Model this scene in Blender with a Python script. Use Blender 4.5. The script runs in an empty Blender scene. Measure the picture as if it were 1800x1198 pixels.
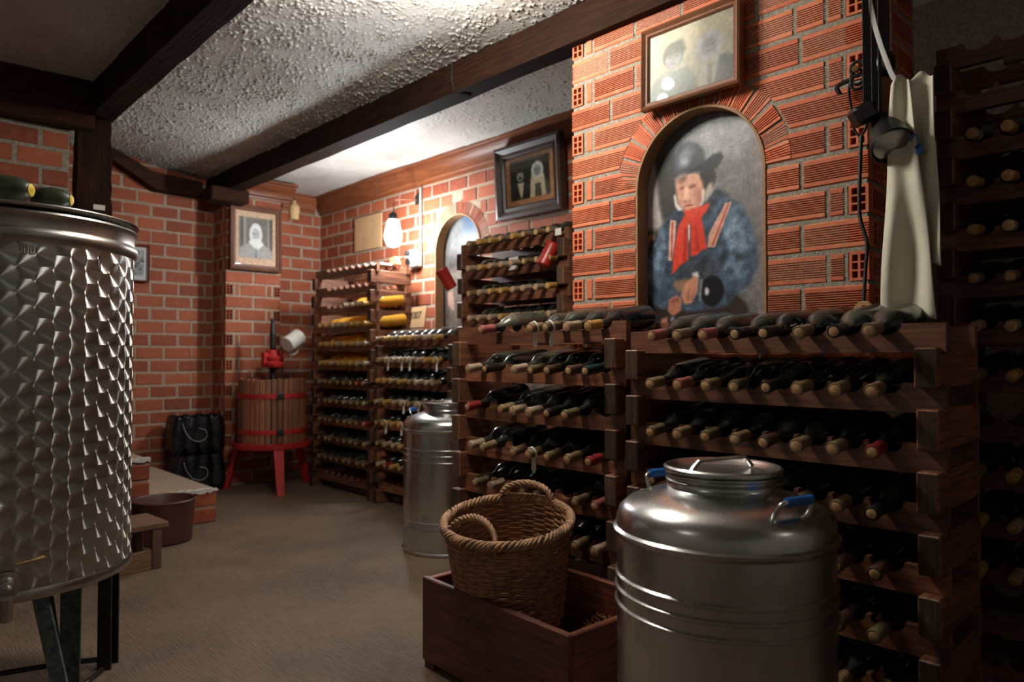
import bpy, math, random
import numpy as np
from mathutils import Vector, Matrix
random.seed(7); RNG = np.random.default_rng(11)
PI = math.pi
S = bpy.context.scene
COL = S.collection

# ------------------------------------------------------------------ camera
cam_d = bpy.data.cameras.new('camera'); cam = bpy.data.objects.new('camera', cam_d); COL.objects.link(cam)
cam_d.sensor_width = 36; cam_d.lens = 25.0; cam_d.clip_start = 0.05
cam.location = (0, 0, 0.83)
cam.rotation_euler = (math.radians(90 + 1.2375), 0, math.radians(-43.594))
cam_d.dof.use_dof = True; cam_d.dof.focus_distance = 1.75; cam_d.dof.aperture_fstop = 3.5
S.camera = cam
# ------------------------------------------------------------------ world, exposure
W = bpy.data.worlds.new('cellar_air'); S.world = W; W.use_nodes = True
W.node_tree.nodes['Background'].inputs[0].default_value = (0.9, 0.95, 1, 1)
W.node_tree.nodes['Background'].inputs[1].default_value = 0.004
S.view_settings.view_transform = 'Standard'; S.view_settings.look = 'None'
S.view_settings.gamma = 1; S.view_settings.use_curve_mapping = False
S.view_settings.exposure = -0.2
# ------------------------------------------------------------------ lamps of the cellar
BULB_STRENGTH = 300
for i, (dx, dy, dz) in enumerate([(-.24, .04, 0), (-.13, -.02, .01), (-.02, .05, -.01), (.08, -.04, 0), (.17, .02, .01)]):
    ld = bpy.data.lights.new('ceiling_lamp_led', 'POINT'); ld.energy = 10.5; ld.color = (1, .95, .87); ld.shadow_soft_size = 0.022
    lo = bpy.data.objects.new('ceiling_lamp_led', ld); COL.objects.link(lo); lo.location = (1.14 + dx, 1.60 + dy, 1.90 + dz)
ld = bpy.data.lights.new('entrance_lamp', 'POINT'); ld.energy = 1.6; ld.color = (1, .90, .78); ld.shadow_soft_size = 0.05      # lamp behind the photographer
lo = bpy.data.objects.new('entrance_lamp', ld); COL.objects.link(lo); lo.location = (1.55, -1.1, 1.86)

ld = bpy.data.lights.new('left_bay_lamp', 'POINT'); ld.energy = 2.6; ld.color = (1, .95, .88); ld.shadow_soft_size = 0.05      # lamp in the bay left of the photographer
lo = bpy.data.objects.new('left_bay_lamp', ld); COL.objects.link(lo); lo.location = (-.75, 1.0, 1.78)

# ------------------------------------------------------------------ materials
def lin(c):
    c = np.asarray(c, float) / 255.0
    return np.where(c <= .04045, c / 12.92, ((c + .055) / 1.055) ** 2.4)
def L3(*c):
    v = lin(c); return (float(v[0]), float(v[1]), float(v[2]), 1)
class NT:
    def __init__(s, name):
        s.m = bpy.data.materials.new(name); s.m.use_nodes = True; s.t = s.m.node_tree; s.n = s.t.nodes
        s.b = s.n['Principled BSDF']; s.out = s.n['Material Output']
    def add(s, typ, **kw):
        n = s.n.new(typ)
        for k, v in kw.items():
            if k.startswith('i_'): n.inputs[k[2:].replace('_', ' ')].default_value = v
            else: setattr(n, k, v)
        return n
    def link(s, a, b): s.t.links.new(a, b)
    def math(s, op, a, b=None, c=None):
        n = s.n.new('ShaderNodeMath'); n.operation = op
        for i, v in enumerate((a, b, c)):
            if v is None: continue
            if isinstance(v, (int, float)): n.inputs[i].default_value = v
            else: s.link(v, n.inputs[i])
        return n.outputs[0]
    def mix(s, f, a, b, blend='MIX'):
        n = s.n.new('ShaderNodeMix'); n.data_type = 'RGBA'; n.blend_type = blend
        for i, v in ((0, f), (6, a), (7, b)):
            if isinstance(v, (int, float)): n.inputs[i].default_value = v
            elif isinstance(v, tuple): n.inputs[i].default_value = v
            else: s.link(v, n.inputs[i])
        return n.outputs[2]
    def ramp(s, f, lo, hi):
        n = s.n.new('ShaderNodeMapRange'); n.inputs[1].default_value = lo; n.inputs[2].default_value = hi; s.link(f, n.inputs[0]); return n.outputs[0]
    def pos(s): return s.n.new('ShaderNodeNewGeometry').outputs['Position']
    def rnd(s): return s.n.new('ShaderNodeObjectInfo').outputs['Random']
    def noise(s, scale, vec=None, detail=4, rough=.6, stretch=None):
        v = vec or s.pos()
        if stretch:
            mp = s.n.new('ShaderNodeMapping'); mp.inputs['Scale'].default_value = stretch; s.link(v, mp.inputs[0]); v = mp.outputs[0]
        n = s.n.new('ShaderNodeTexNoise'); n.inputs['Scale'].default_value = scale; n.inputs['Detail'].default_value = detail
        n.inputs['Roughness'].default_value = rough; s.link(v, n.inputs['Vector']); return n.outputs['Fac']
    def bump(s, h, strength, dist=.01):
        n = s.n.new('ShaderNodeBump'); n.inputs['Strength'].default_value = strength; n.inputs['Distance'].default_value = dist
        s.link(h, n.inputs['Height']); s.link(n.outputs[0], s.b.inputs['Normal'])
    def set(s, col=None, rough=None, metal=None, spec=None):
        for k, v in (('Base Color', col), ('Roughness', rough), ('Metallic', metal), ('Specular IOR Level', spec)):
            if v is None: continue
            if isinstance(v, (int, float, tuple)): s.b.inputs[k].default_value = v
            else: s.link(v, s.b.inputs[k])
        return s
def simple(name, col, rough=.6, metal=0, var=.25, scale=30, bump=.0, spec=None, dark=None):
    t = NT(name); n = t.noise(scale)
    d = dark or tuple(c * (1 - var) for c in col[:3]) + (1,); h = tuple(min(1, c * (1 + var)) for c in col[:3]) + (1,)
    t.set(t.mix(t.ramp(n, .3, .7), d, h), rough, metal, spec)
    if bump: t.bump(n, bump, .004)
    return t.m
def wood(name, grain, c0, c1, rough=.55, dust=0.0, bump=.25, spec=None):
    t = NT(name); st = {'x': (1, 14, 14), 'y': (14, 1, 14), 'z': (14, 14, 1)}[grain]
    oi = t.n.new('ShaderNodeObjectInfo'); p = t.n.new('ShaderNodeVectorMath'); p.operation = 'ADD'
    comb = t.n.new('ShaderNodeCombineXYZ'); sc = t.math('MULTIPLY', oi.outputs['Random'], 9.0)
    for i in range(3): t.link(sc, comb.inputs[i])
    t.link(t.pos(), p.inputs[0]); t.link(comb.outputs[0], p.inputs[1])
    n = t.noise(7, p.outputs[0], 6, .65, st); n2 = t.noise(2.5, p.outputs[0], 2, .5)
    c = t.mix(t.ramp(n, .32, .68), c0, c1)
    c = t.mix(t.math('MULTIPLY', t.ramp(n2, .45, .75), .55), c, tuple(x * .45 for x in c0[:3]) + (1,))
    r = t.math('MULTIPLY_ADD', oi.outputs['Random'], .7, .65)
    hs = t.n.new('ShaderNodeHueSaturation'); t.link(c, hs.inputs['Color']); t.link(r, hs.inputs['Value']); c = hs.outputs[0]
    if dust:
        g = t.noise(60, None, 4, .7); c = t.mix(t.math('MULTIPLY', t.ramp(g, .5, .7), dust), c, L3(150, 135, 115))
    t.set(c, rough, None, spec); t.bump(n, bump, .004); return t.m
def brickmat(name, c0, c1, pale, pale_amt, rough=.75):
    t = NT(name); r = t.rnd(); n = t.noise(35, None, 5, .65); n2 = t.noise(6, None, 3)
    c = t.mix(r, c0, c1); c = t.mix(t.math('MULTIPLY', t.ramp(n2, .45, .7), .35), c, tuple(x * .55 for x in c0[:3]) + (1,))
    c = t.mix(t.math('MULTIPLY', t.ramp(n, .52, .72), pale_amt), c, pale)
    t.set(c, rough); t.bump(n, .35, .004); return t.m
M = {}
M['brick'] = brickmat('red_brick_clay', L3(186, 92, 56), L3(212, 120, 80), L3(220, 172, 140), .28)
M['brick_far'] = brickmat('old_brick_clay', L3(132, 60, 35), L3(168, 88, 55), L3(196, 146, 116), .2)  # brick colour lowered to put the far walls' deep shade into it
t = NT('grey_mortar'); n = t.noise(140, None, 6, .75); n2 = t.noise(18)
t.set(t.mix(t.ramp(n, .35, .65), L3(132, 124, 108), L3(198, 188, 170)), .9); t.bump(n, 1.0, .008); M['mortar'] = t.m
t = NT('pale_mortar'); n = t.noise(90, None, 6, .7)
t.set(t.mix(t.ramp(n, .35, .65), L3(142, 120, 100), L3(184, 162, 140)), .9); t.bump(n, .6, .006); M['mortar_far'] = t.m  # mortar colour lowered along with the far bricks to deepen their shade
t = NT('stucco_plaster'); n = t.noise(230, None, 5, .7); n2 = t.noise(3, None, 3)
t.set(t.mix(t.ramp(n2, .3, .7), L3(182, 178, 169), L3(208, 206, 200)), .55, None, .5); t.bump(n, .35, .004); M['stucco'] = t.m
t = NT('brushed_concrete'); n = t.noise(26, None, 6, .7, (9, .55, 1)); n2 = t.noise(2.3, None, 5, .6); n3 = t.noise(55, None, 4, .6)
c = t.mix(t.ramp(n2, .32, .7), L3(86, 67, 51), L3(132, 109, 87)); c = t.mix(t.math('MULTIPLY', t.ramp(n, .42, .66), .5), c, L3(156, 139, 118))
c = t.mix(t.math('MULTIPLY', t.ramp(n3, .58, .72), .3), c, L3(52, 42, 33))
t.set(c, t.math('MULTIPLY_ADD', n2, .25, .42)); t.bump(n, .9, .008); M['concrete'] = t.m
for g in 'xyz':
    M['rack_' + g] = wood('stained_rack_wood_' + g, g, L3(74, 41, 28), L3(142, 89, 61), .5, .10)
    M['beam_' + g] = wood('dark_beam_wood_' + g, g, L3(36, 21, 14), L3(66, 40, 26), .85, .0, .6, .12)
    M['trim_' + g] = wood('varnished_trim_wood_' + g, g, L3(110, 58, 32), L3(150, 86, 52), .38)
    M['crate_' + g] = wood('crate_wood_' + g, g, L3(66, 30, 21), L3(146, 80, 54), .5, .05, .4)
    M['old_' + g] = wood('weathered_wood_' + g, g, L3(90, 62, 46), L3(140, 104, 82), .7)
M['end_grain'] = wood('dusty_end_grain', 'z', L3(50, 37, 28), L3(86, 66, 50), .85, .08, .25, .2)
M['stave'] = wood('press_stave_wood', 'z', L3(120, 74, 52), L3(160, 108, 80), .6)
M['frame_l'] = wood('oak_frame_wood', 'x', L3(128, 80, 52), L3(150, 98, 66), .45)
M['frame_d'] = wood('dark_frame_wood', 'x', L3(40, 24, 20), L3(62, 38, 30), .4)
M['frame_m'] = wood('walnut_frame_wood', 'z', L3(88, 58, 44), L3(116, 80, 62), .45)
M['frame_r'] = wood('mahogany_frame_wood', 'z', L3(92, 32, 24), L3(110, 44, 34), .4)
def bottlemat(name, col, dust):
    t = NT(name); geo = t.n.new('ShaderNodeNewGeometry'); sep = t.n.new('ShaderNodeSeparateXYZ'); t.link(geo.outputs['Normal'], sep.inputs[0])
    n = t.noise(70, None, 5, .7); n2 = t.noise(9, None, 3)
    up = t.ramp(sep.outputs['Z'], -.1, .8); f = t.math('MULTIPLY', t.math('MULTIPLY', up, t.ramp(n2, .3, .6)), t.math('MULTIPLY_ADD', n, .8, .3))
    f = t.math('MULTIPLY', f, dust)
    c = t.mix(f, col, L3(150, 146, 128)); t.set(c, t.math('MULTIPLY_ADD', f, .7, .12), None, .6); return t.m
M['glass_dark'] = bottlemat('dark_bottle_glass', (.004, .005, .0045, 1), .15)  # thin dust, raised to paint soft ceiling reflection onto the upper sides
M['glass_dusty'] = bottlemat('dusty_bottle_glass', (.006, .0075, .006, 1), .21)
M['glass_grey'] = bottlemat('very_dusty_bottle_glass', (.016, .018, .013, 1), .42)
M['glass_green'] = bottlemat('green_bottle_glass', (.005, .013, .009, 1), .1)
t = NT('amber_bottle_glass'); t.set(L3(236, 172, 62), .07); t.b.inputs['Transmission Weight'].default_value = .55; t.b.inputs['IOR'].default_value = 1.2; M['glass_amber'] = t.m
M['cork'] = simple('cork', L3(190, 150, 104), .85, 0, .35, 160)
CAPS = {'tan': L3(124, 102, 74), 'olive': L3(96, 84, 57), 'red': L3(128, 34, 36), 'rose': L3(150, 84, 80), 'black': L3(26, 24, 24), 'gold': L3(176, 136, 72), 'pale': L3(164, 142, 120), 'green': L3(22, 54, 44), 'brown': L3(80, 55, 43)}
for k, v in CAPS.items(): M['cap_' + k] = simple('capsule_' + k, v, .45, 0, .3, 90, .1)
M['steel'] = None
t = NT('polished_steel'); n = t.noise(9, None, 4, .6, (1, 1, .25)); n2 = t.noise(40, None, 4)
t.set(t.mix(n2, (.50, .50, .49, 1), (.62, .62, .60, 1)), t.math('MULTIPLY_ADD', n, .2, .16), 1.0); t.bump(n, .03, .01); M['steel'] = t.m
M['steel_dull'] = simple('dull_steel', (.42, .40, .37, 1), .34, 1, .2, 25, .05)
M['zinc'] = simple('zinc_painted_iron', L3(92, 104, 106), .55, .4, .5, 60, .3)
M['blue'] = simple('blue_plastic', L3(28, 92, 170), .35, 0, .15)
M['red'] = simple('red_paint', L3(176, 34, 32), .6, 0, .3, 40, .1)
M['iron'] = simple('dark_iron', L3(58, 52, 50), .45, .6, .4, 60, .2)
M['black'] = simple('black_plastic', L3(20, 20, 21), .38, 0, .3)
M['rubber'] = simple('black_rubber', L3(26, 25, 25), .55, 0, .3)
M['white'] = simple('white_enamel', L3(214, 208, 196), .3, 0, .06, 12)
M['paper'] = simple('white_paper', L3(214, 208, 198), .8, 0, .08, 20)
M['card'] = simple('brown_cardboard', L3(186, 146, 104), .8, 0, .12, 8, .1)
M['cloth'] = simple('cream_cotton', L3(214, 208, 188), .9, 0, .05, 40, .15)
M['ribbon'] = simple('white_ribbon', L3(200, 200, 196), .7, 0, .08)
M['wicker'] = simple('wicker', L3(146, 104, 72), .6, 0, .5, 45, .3)
M['wicker2'] = simple('wicker_pale', L3(158, 120, 88), .6, 0, .5, 45, .3)
M['straw'] = simple('straw', L3(178, 138, 84), .8, 0, .3)
M['terracotta'] = simple('red_plastic_tube', L3(150, 36, 28), .35, 0, .15)
M['tub'] = simple('brown_plastic', L3(82, 44, 36), .5, 0, .25, 12)
M['plaster'] = simple('niche_plaster', L3(150, 112, 78), .85, 0, .15, 25, .2)
M['whitewash'] = simple('whitewash', L3(206, 198, 188), .85, 0, .1, 40, .4)
M['greybox'] = simple('grey_plastic', L3(160, 168, 160), .5, 0, .06)
M['film'] = None
t = NT('black_shrink_film'); n = t.noise(22, None, 3); t.set((.008, .008, .01, 1), .12, None, .7); t.bump(n, .5, .01); M['film'] = t.m
t = NT('plastic_strap'); t.set(L3(190, 190, 190), .3); M['strap'] = t.m
M['squash'] = simple('green_rind', L3(44, 48, 28), .45, 0, .4, 30, .1)
M['yellow'] = simple('yellow_rind', L3(190, 160, 50), .6, 0, .3, 60)
M['copper'] = simple('brass', (.55, .34, .16, 1), .3, 1, .2)
t = NT('lit_bulb'); e = t.add('ShaderNodeEmission'); e.inputs[0].default_value = (.93, .97, 1, 1); e.inputs[1].default_value = BULB_STRENGTH; t.link(e.outputs[0], t.out.inputs[0]); M['bulb'] = t.m
t = NT('picture_glass'); fr = t.add('ShaderNodeFresnel'); fr.inputs[0].default_value = 1.5; gl = t.add('ShaderNodeBsdfGlossy'); gl.inputs['Roughness'].default_value = .02
tr = t.add('ShaderNodeBsdfTransparent'); mx = t.add('ShaderNodeMixShader'); t.link(fr.outputs[0], mx.inputs[0]); t.link(tr.outputs[0], mx.inputs[1]); t.link(gl.outputs[0], mx.inputs[2]); t.link(mx.outputs[0], t.out.inputs[0]); M['pane'] = t.m
t = NT('printed_picture'); a = t.add('ShaderNodeAttribute'); a.attribute_name = 'Col'; t.set(a.outputs['Color'], .45); t.b.inputs['Specular IOR Level'].default_value = .25; M['print'] = t.m
t = NT('torch_lens'); t.set((.22, .20, .18, 1), .1, .6); M['lens'] = t.m
M['wrapstraw'] = simple('woven_straw', L3(196, 164, 116), .7, 0, .35, 90, .4)
# engine-turned steel of the big tank: staggered overlapping swirl discs, brushed round each disc centre
t = NT('engine_turned_steel'); tc = t.add('ShaderNodeTexCoord'); sp = t.add('ShaderNodeSeparateXYZ'); t.link(tc.outputs['Object'], sp.inputs[0])
X, Y, Z = sp.outputs[0], sp.outputs[1], sp.outputs[2]
ang = t.math('ARCTAN2', Y, X); u = t.math('MULTIPLY', ang, .265); p_, q_, r_ = .034, .056, .037
i0 = t.math('CEIL', t.math('DIVIDE', t.math('SUBTRACT', u, r_), p_)); sel = None
for k in (2, 1, 0):
    i = t.math('ADD', i0, float(k)); dx = t.math('SUBTRACT', u, t.math('MULTIPLY', i, p_))
    off = t.math('MULTIPLY', t.math('FLOORED_MODULO', i, 2.0), q_ / 2); zz = t.math('SUBTRACT', Z, off)
    dz = t.math('SUBTRACT', zz, t.math('MULTIPLY', t.math('ROUND', t.math('DIVIDE', zz, q_)), q_))
    d2 = t.math('ADD', t.math('MULTIPLY', dx, dx), t.math('MULTIPLY', dz, dz)); ins = t.math('LESS_THAN', d2, r_ * r_)
    if sel is None: sel = (dx, dz)
    else:
        nx = t.n.new('ShaderNodeMix'); t.link(ins, nx.inputs[0]); t.link(sel[0], nx.inputs[2]); t.link(dx, nx.inputs[3])
        nz = t.n.new('ShaderNodeMix'); t.link(ins, nz.inputs[0]); t.link(sel[1], nz.inputs[2]); t.link(dz, nz.inputs[3]); sel = (nx.outputs[0], nz.outputs[0])
dx, dz = sel
ca, sa = t.math('COSINE', ang), t.math('SINE', ang)
cmb = t.add('ShaderNodeCombineXYZ'); t.link(t.math('MULTIPLY', dx, t.math('MULTIPLY', sa, -1.0)), cmb.inputs[0]); t.link(t.math('MULTIPLY', dx, ca), cmb.inputs[1]); t.link(dz, cmb.inputs[2])
nv = t.add('ShaderNodeVectorMath'); nv.operation = 'NORMALIZE'; t.link(cmb.outputs[0], nv.inputs[0])
t.set((.62, .62, .60, 1), .48, 1.0); t.b.inputs['Anisotropic'].default_value = 1.0; t.link(nv.outputs[0], t.b.inputs['Tangent']); M['swirl'] = t.m

# ------------------------------------------------------------------ mesh helpers
class MB:
    def __init__(s): s.v = []; s.f = []
    def add(s, V, F):
        k = len(s.v); s.v += [tuple(map(float, q)) for q in V]; s.f += [tuple(i + k for i in f) for f in F]; return s
    def box(s, x0, x1, y0, y1, z0, z1, c=0.0):
        if c <= 0:
            V = [(x, y, z) for x in (x0, x1) for y in (y0, y1) for z in (z0, z1)]
            return s.add(V, [(0, 1, 3, 2), (4, 6, 7, 5), (0, 4, 5, 1), (2, 3, 7, 6), (0, 2, 6, 4), (1, 5, 7, 3)])
        P = [(x0, x1), (y0, y1), (z0, z1)]; V = []; idx = {}
        for a in (0, 1):
            for b in (0, 1):
                for d in (0, 1):
                    for ax in range(3):
                        q = []
                        for i, e in enumerate((a, b, d)):
                            val = P[i][e]
                            if i != ax: val += c if e == 0 else -c
                            q.append(val)
                        idx[(a, b, d, ax)] = len(V); V.append(q)
        F = []
        for ax in range(3):
            o = [i for i in range(3) if i != ax]
            for e in (0, 1):
                ring = []
                for (p, q) in ((0, 0), (1, 0), (1, 1), (0, 1)):
                    k = [0, 0, 0]; k[ax] = e; k[o[0]] = p; k[o[1]] = q; ring.append(idx[(k[0], k[1], k[2], ax)])
                F.append(ring)
            for p in (0, 1):
                for q in (0, 1):
                    k0 = [0, 0, 0]; k0[o[0]] = p; k0[o[1]] = q; k1 = list(k0); k1[ax] = 1
                    F.append([idx[(*k0, o[0])], idx[(*k1, o[0])], idx[(*k1, o[1])], idx[(*k0, o[1])]])
        for a in (0, 1):
            for b in (0, 1):
                for d in (0, 1): F.append([idx[(a, b, d, 0)], idx[(a, b, d, 1)], idx[(a, b, d, 2)]])
        return s.add(V, F)
    def lathe(s, prof, n=24, cap=True, ax='z', o=(0, 0, 0)):
        V = []; F = []
        for r, h in prof:
            for i in range(n):
                a = 2 * PI * i / n; c, d = r * math.cos(a), r * math.sin(a)
                V.append((c + o[0], d + o[1], h + o[2]) if ax == 'z' else ((h + o[0], c + o[1], d + o[2]) if ax == 'x' else (d + o[0], h + o[1], c + o[2])))
        m = len(prof)
        for j in range(m - 1):
            for i in range(n):
                F.append((j * n + i, j * n + (i + 1) % n, (j + 1) * n + (i + 1) % n, (j + 1) * n + i))
        if cap:
            F.append(tuple(range(n))[::-1]); F.append(tuple((m - 1) * n + i for i in range(n)))
        return s.add(V, F)
    def tube(s, pts, r, n=8, closed=False, cap=True, flat=None):
        P = [Vector(p) for p in pts]; m = len(P); V = []; F = []; up = None
        for j in range(m):
            a = P[(j - 1) % m] if (closed or j) else P[j]; b = P[(j + 1) % m] if (closed or j < m - 1) else P[j]
            T = (b - a).normalized()
            if up is None:
                up = Vector((0, 0, 1)) if abs(T.z) < .9 else Vector((1, 0, 0))
            N = (up - T * up.dot(T)).normalized(); up = N; B = T.cross(N)
            rr = r[j] if hasattr(r, '__len__') else r
            for i in range(n):
                w = 2 * PI * i / n; q = P[j] + N * (rr * math.cos(w) * (flat or 1)) + B * (rr * math.sin(w)); V.append(q)
        for j in range(m if closed else m - 1):
            k = (j + 1) % m
            for i in range(n): F.append((j * n + i, j * n + (i + 1) % n, k * n + (i + 1) % n, k * n + i))
        if not closed and cap: F.append(tuple(range(n))[::-1]); F.append(tuple((m - 1) * n + i for i in range(n)))
        return s.add(V, F)
    def prism(s, poly, d0, d1, ax='x'):
        n = len(poly); V = []
        for d in (d0, d1):
            for a, b in poly: V.append((d, a, b) if ax == 'x' else ((a, d, b) if ax == 'y' else (a, b, d)))
        F = [tuple(range(n))[::-1], tuple(range(n, 2 * n))] + [(i, (i + 1) % n, n + (i + 1) % n, n + i) for i in range(n)]
        return s.add(V, F)
    def grid(s, G):
        G = np.asarray(G, float); h, w = G.shape[:2]
        return s.add(G.reshape(-1, 3), [(j * w + i, j * w + i + 1, (j + 1) * w + i + 1, (j + 1) * w + i) for j in range(h - 1) for i in range(w - 1)])
    def mesh(s, name, smooth=None, raw=False):
        me = bpy.data.meshes.new(name); me.from_pydata(s.v, [], s.f)
        import bmesh as _b
        if raw: return me
        bm = _b.new(); bm.from_mesh(me); _b.ops.recalc_face_normals(bm, faces=bm.faces); bm.to_mesh(me); bm.free()
        if smooth:
            me.polygons.foreach_set('use_smooth', [True] * len(me.polygons)); me.set_sharp_from_angle(angle=math.radians(smooth))
        return me
    def build(s, name, mat, parent=None, smooth=None, raw=False, **kw): return ob(name, s.mesh(name, smooth, raw), mat, parent, **kw)
def ob(name, me, mat=None, parent=None, loc=(0, 0, 0), rot=(0, 0, 0), scale=(1, 1, 1)):
    o = bpy.data.objects.new(name, me); COL.objects.link(o); o.location = loc; o.rotation_euler = rot; o.scale = scale
    if mat is not None and len(me.materials) == 0: me.materials.append(M[mat] if isinstance(mat, str) else mat)
    if parent is not None: o.parent = parent
    return o
def empty(name, loc=(0, 0, 0), rot=(0, 0, 0)):
    o = bpy.data.objects.new(name, None); COL.objects.link(o); o.location = loc; o.rotation_euler = rot; o.empty_display_size = .05; return o
def tag(o, label, cat, group=None, kind=None):
    o['label'] = label; o['category'] = cat
    if group: o['group'] = group
    if kind: o['kind'] = kind
    return o
def struct(o): o['kind'] = 'structure'; return o
def copy_tree(o, parent=None):
    c = o.copy(); COL.objects.link(c); c.parent = parent
    for ch in o.children: copy_tree(ch, c)
    return c
def bez(pts, n=24):
    P = [Vector(p) for p in pts]; out = []
    P = [P[0] * 2 - P[1]] + P + [P[-1] * 2 - P[-2]]
    k = len(P) - 3; m = max(2, n // k)
    for i in range(k):
        a, b, c, d = P[i:i + 4]
        for j in range(m):
            t = j / m; out.append(.5 * ((2 * b) + (c - a) * t + (2 * a - 5 * b + 4 * c - d) * t * t + (3 * b - a - 3 * c + d) * t ** 3))
    out.append(P[-2]); return out
# ------------------------------------------------------------------ flat prints
def blur(a, k):
    k = int(round(k))
    if k < 1: return a
    for ax in (0, 1):
        p = np.pad(a, [(k, k) if i == ax else (0, 0) for i in range(a.ndim)], mode='edge'); c = np.cumsum(p, ax)
        z = np.zeros_like(np.take(c, [0], ax)); c = np.concatenate([z, c], ax); n = a.shape[ax]
        a = (np.take(c, range(2 * k + 1, 2 * k + 1 + n), ax) - np.take(c, range(0, n), ax)) / (2 * k + 1)
    return a
class Canvas:
    def __init__(s, w, h, col):
        s.w, s.h = w, h; s.a = np.ones((h, w, 3)) * np.array(col, float); s.u = (np.arange(w) + .5) / w; s.v = (np.arange(h) + .5) / h; s.U, s.V = np.meshgrid(s.u, s.v)
    def put(s, m, col, soft):
        m = blur(m.astype(float), soft)[..., None]; s.a = s.a * (1 - m) + np.array(col, float) * m; return s
    def poly(s, pts, col, soft=1):
        m = np.zeros((s.h, s.w), bool); n = len(pts)
        for i in range(n):
            x0, y0 = pts[i]; x1, y1 = pts[(i + 1) % n]
            if y0 == y1: continue
            c = ((y0 > s.V) != (y1 > s.V)) & (s.U < (x1 - x0) * (s.V - y0) / (y1 - y0) + x0); m ^= c
        return s.put(m, col, soft)
    def ell(s, cx, cy, rx, ry, col, soft=1): return s.put(((s.U - cx) / rx) ** 2 + ((s.V - cy) / ry) ** 2 < 1, col, soft)
    def grain(s, amt, k=1):
        n = blur(RNG.normal(size=(s.h, s.w)), k); s.a = s.a * (1 + amt * (n / (n.std() + 1e-6)))[..., None]; return s
def print_mesh(name, cv, w, h):
    """flat picture w x h in its local X/Z plane, facing -Y, centred"""
    nx, ny = cv.w, cv.h; xs = np.linspace(-w / 2, w / 2, nx); zs = np.linspace(h / 2, -h / 2, ny)
    V = np.zeros((ny, nx, 3)); V[..., 0] = xs[None, :]; V[..., 2] = zs[:, None]
    idx = np.arange(nx * ny).reshape(ny, nx); F = np.stack([idx[:-1, :-1], idx[1:, :-1], idx[1:, 1:], idx[:-1, 1:]], -1).reshape(-1, 4)
    me = bpy.data.meshes.new(name); me.from_pydata(V.reshape(-1, 3).tolist(), [], F.tolist())
    c = lin(np.clip(cv.a, 0, 255)).reshape(-1, 3); c = np.concatenate([c, np.ones((len(c), 1))], 1)
    at = me.color_attributes.new('Col', 'FLOAT_COLOR', 'POINT'); at.data.foreach_set('color', c.astype(np.float32).ravel()); return me
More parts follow.
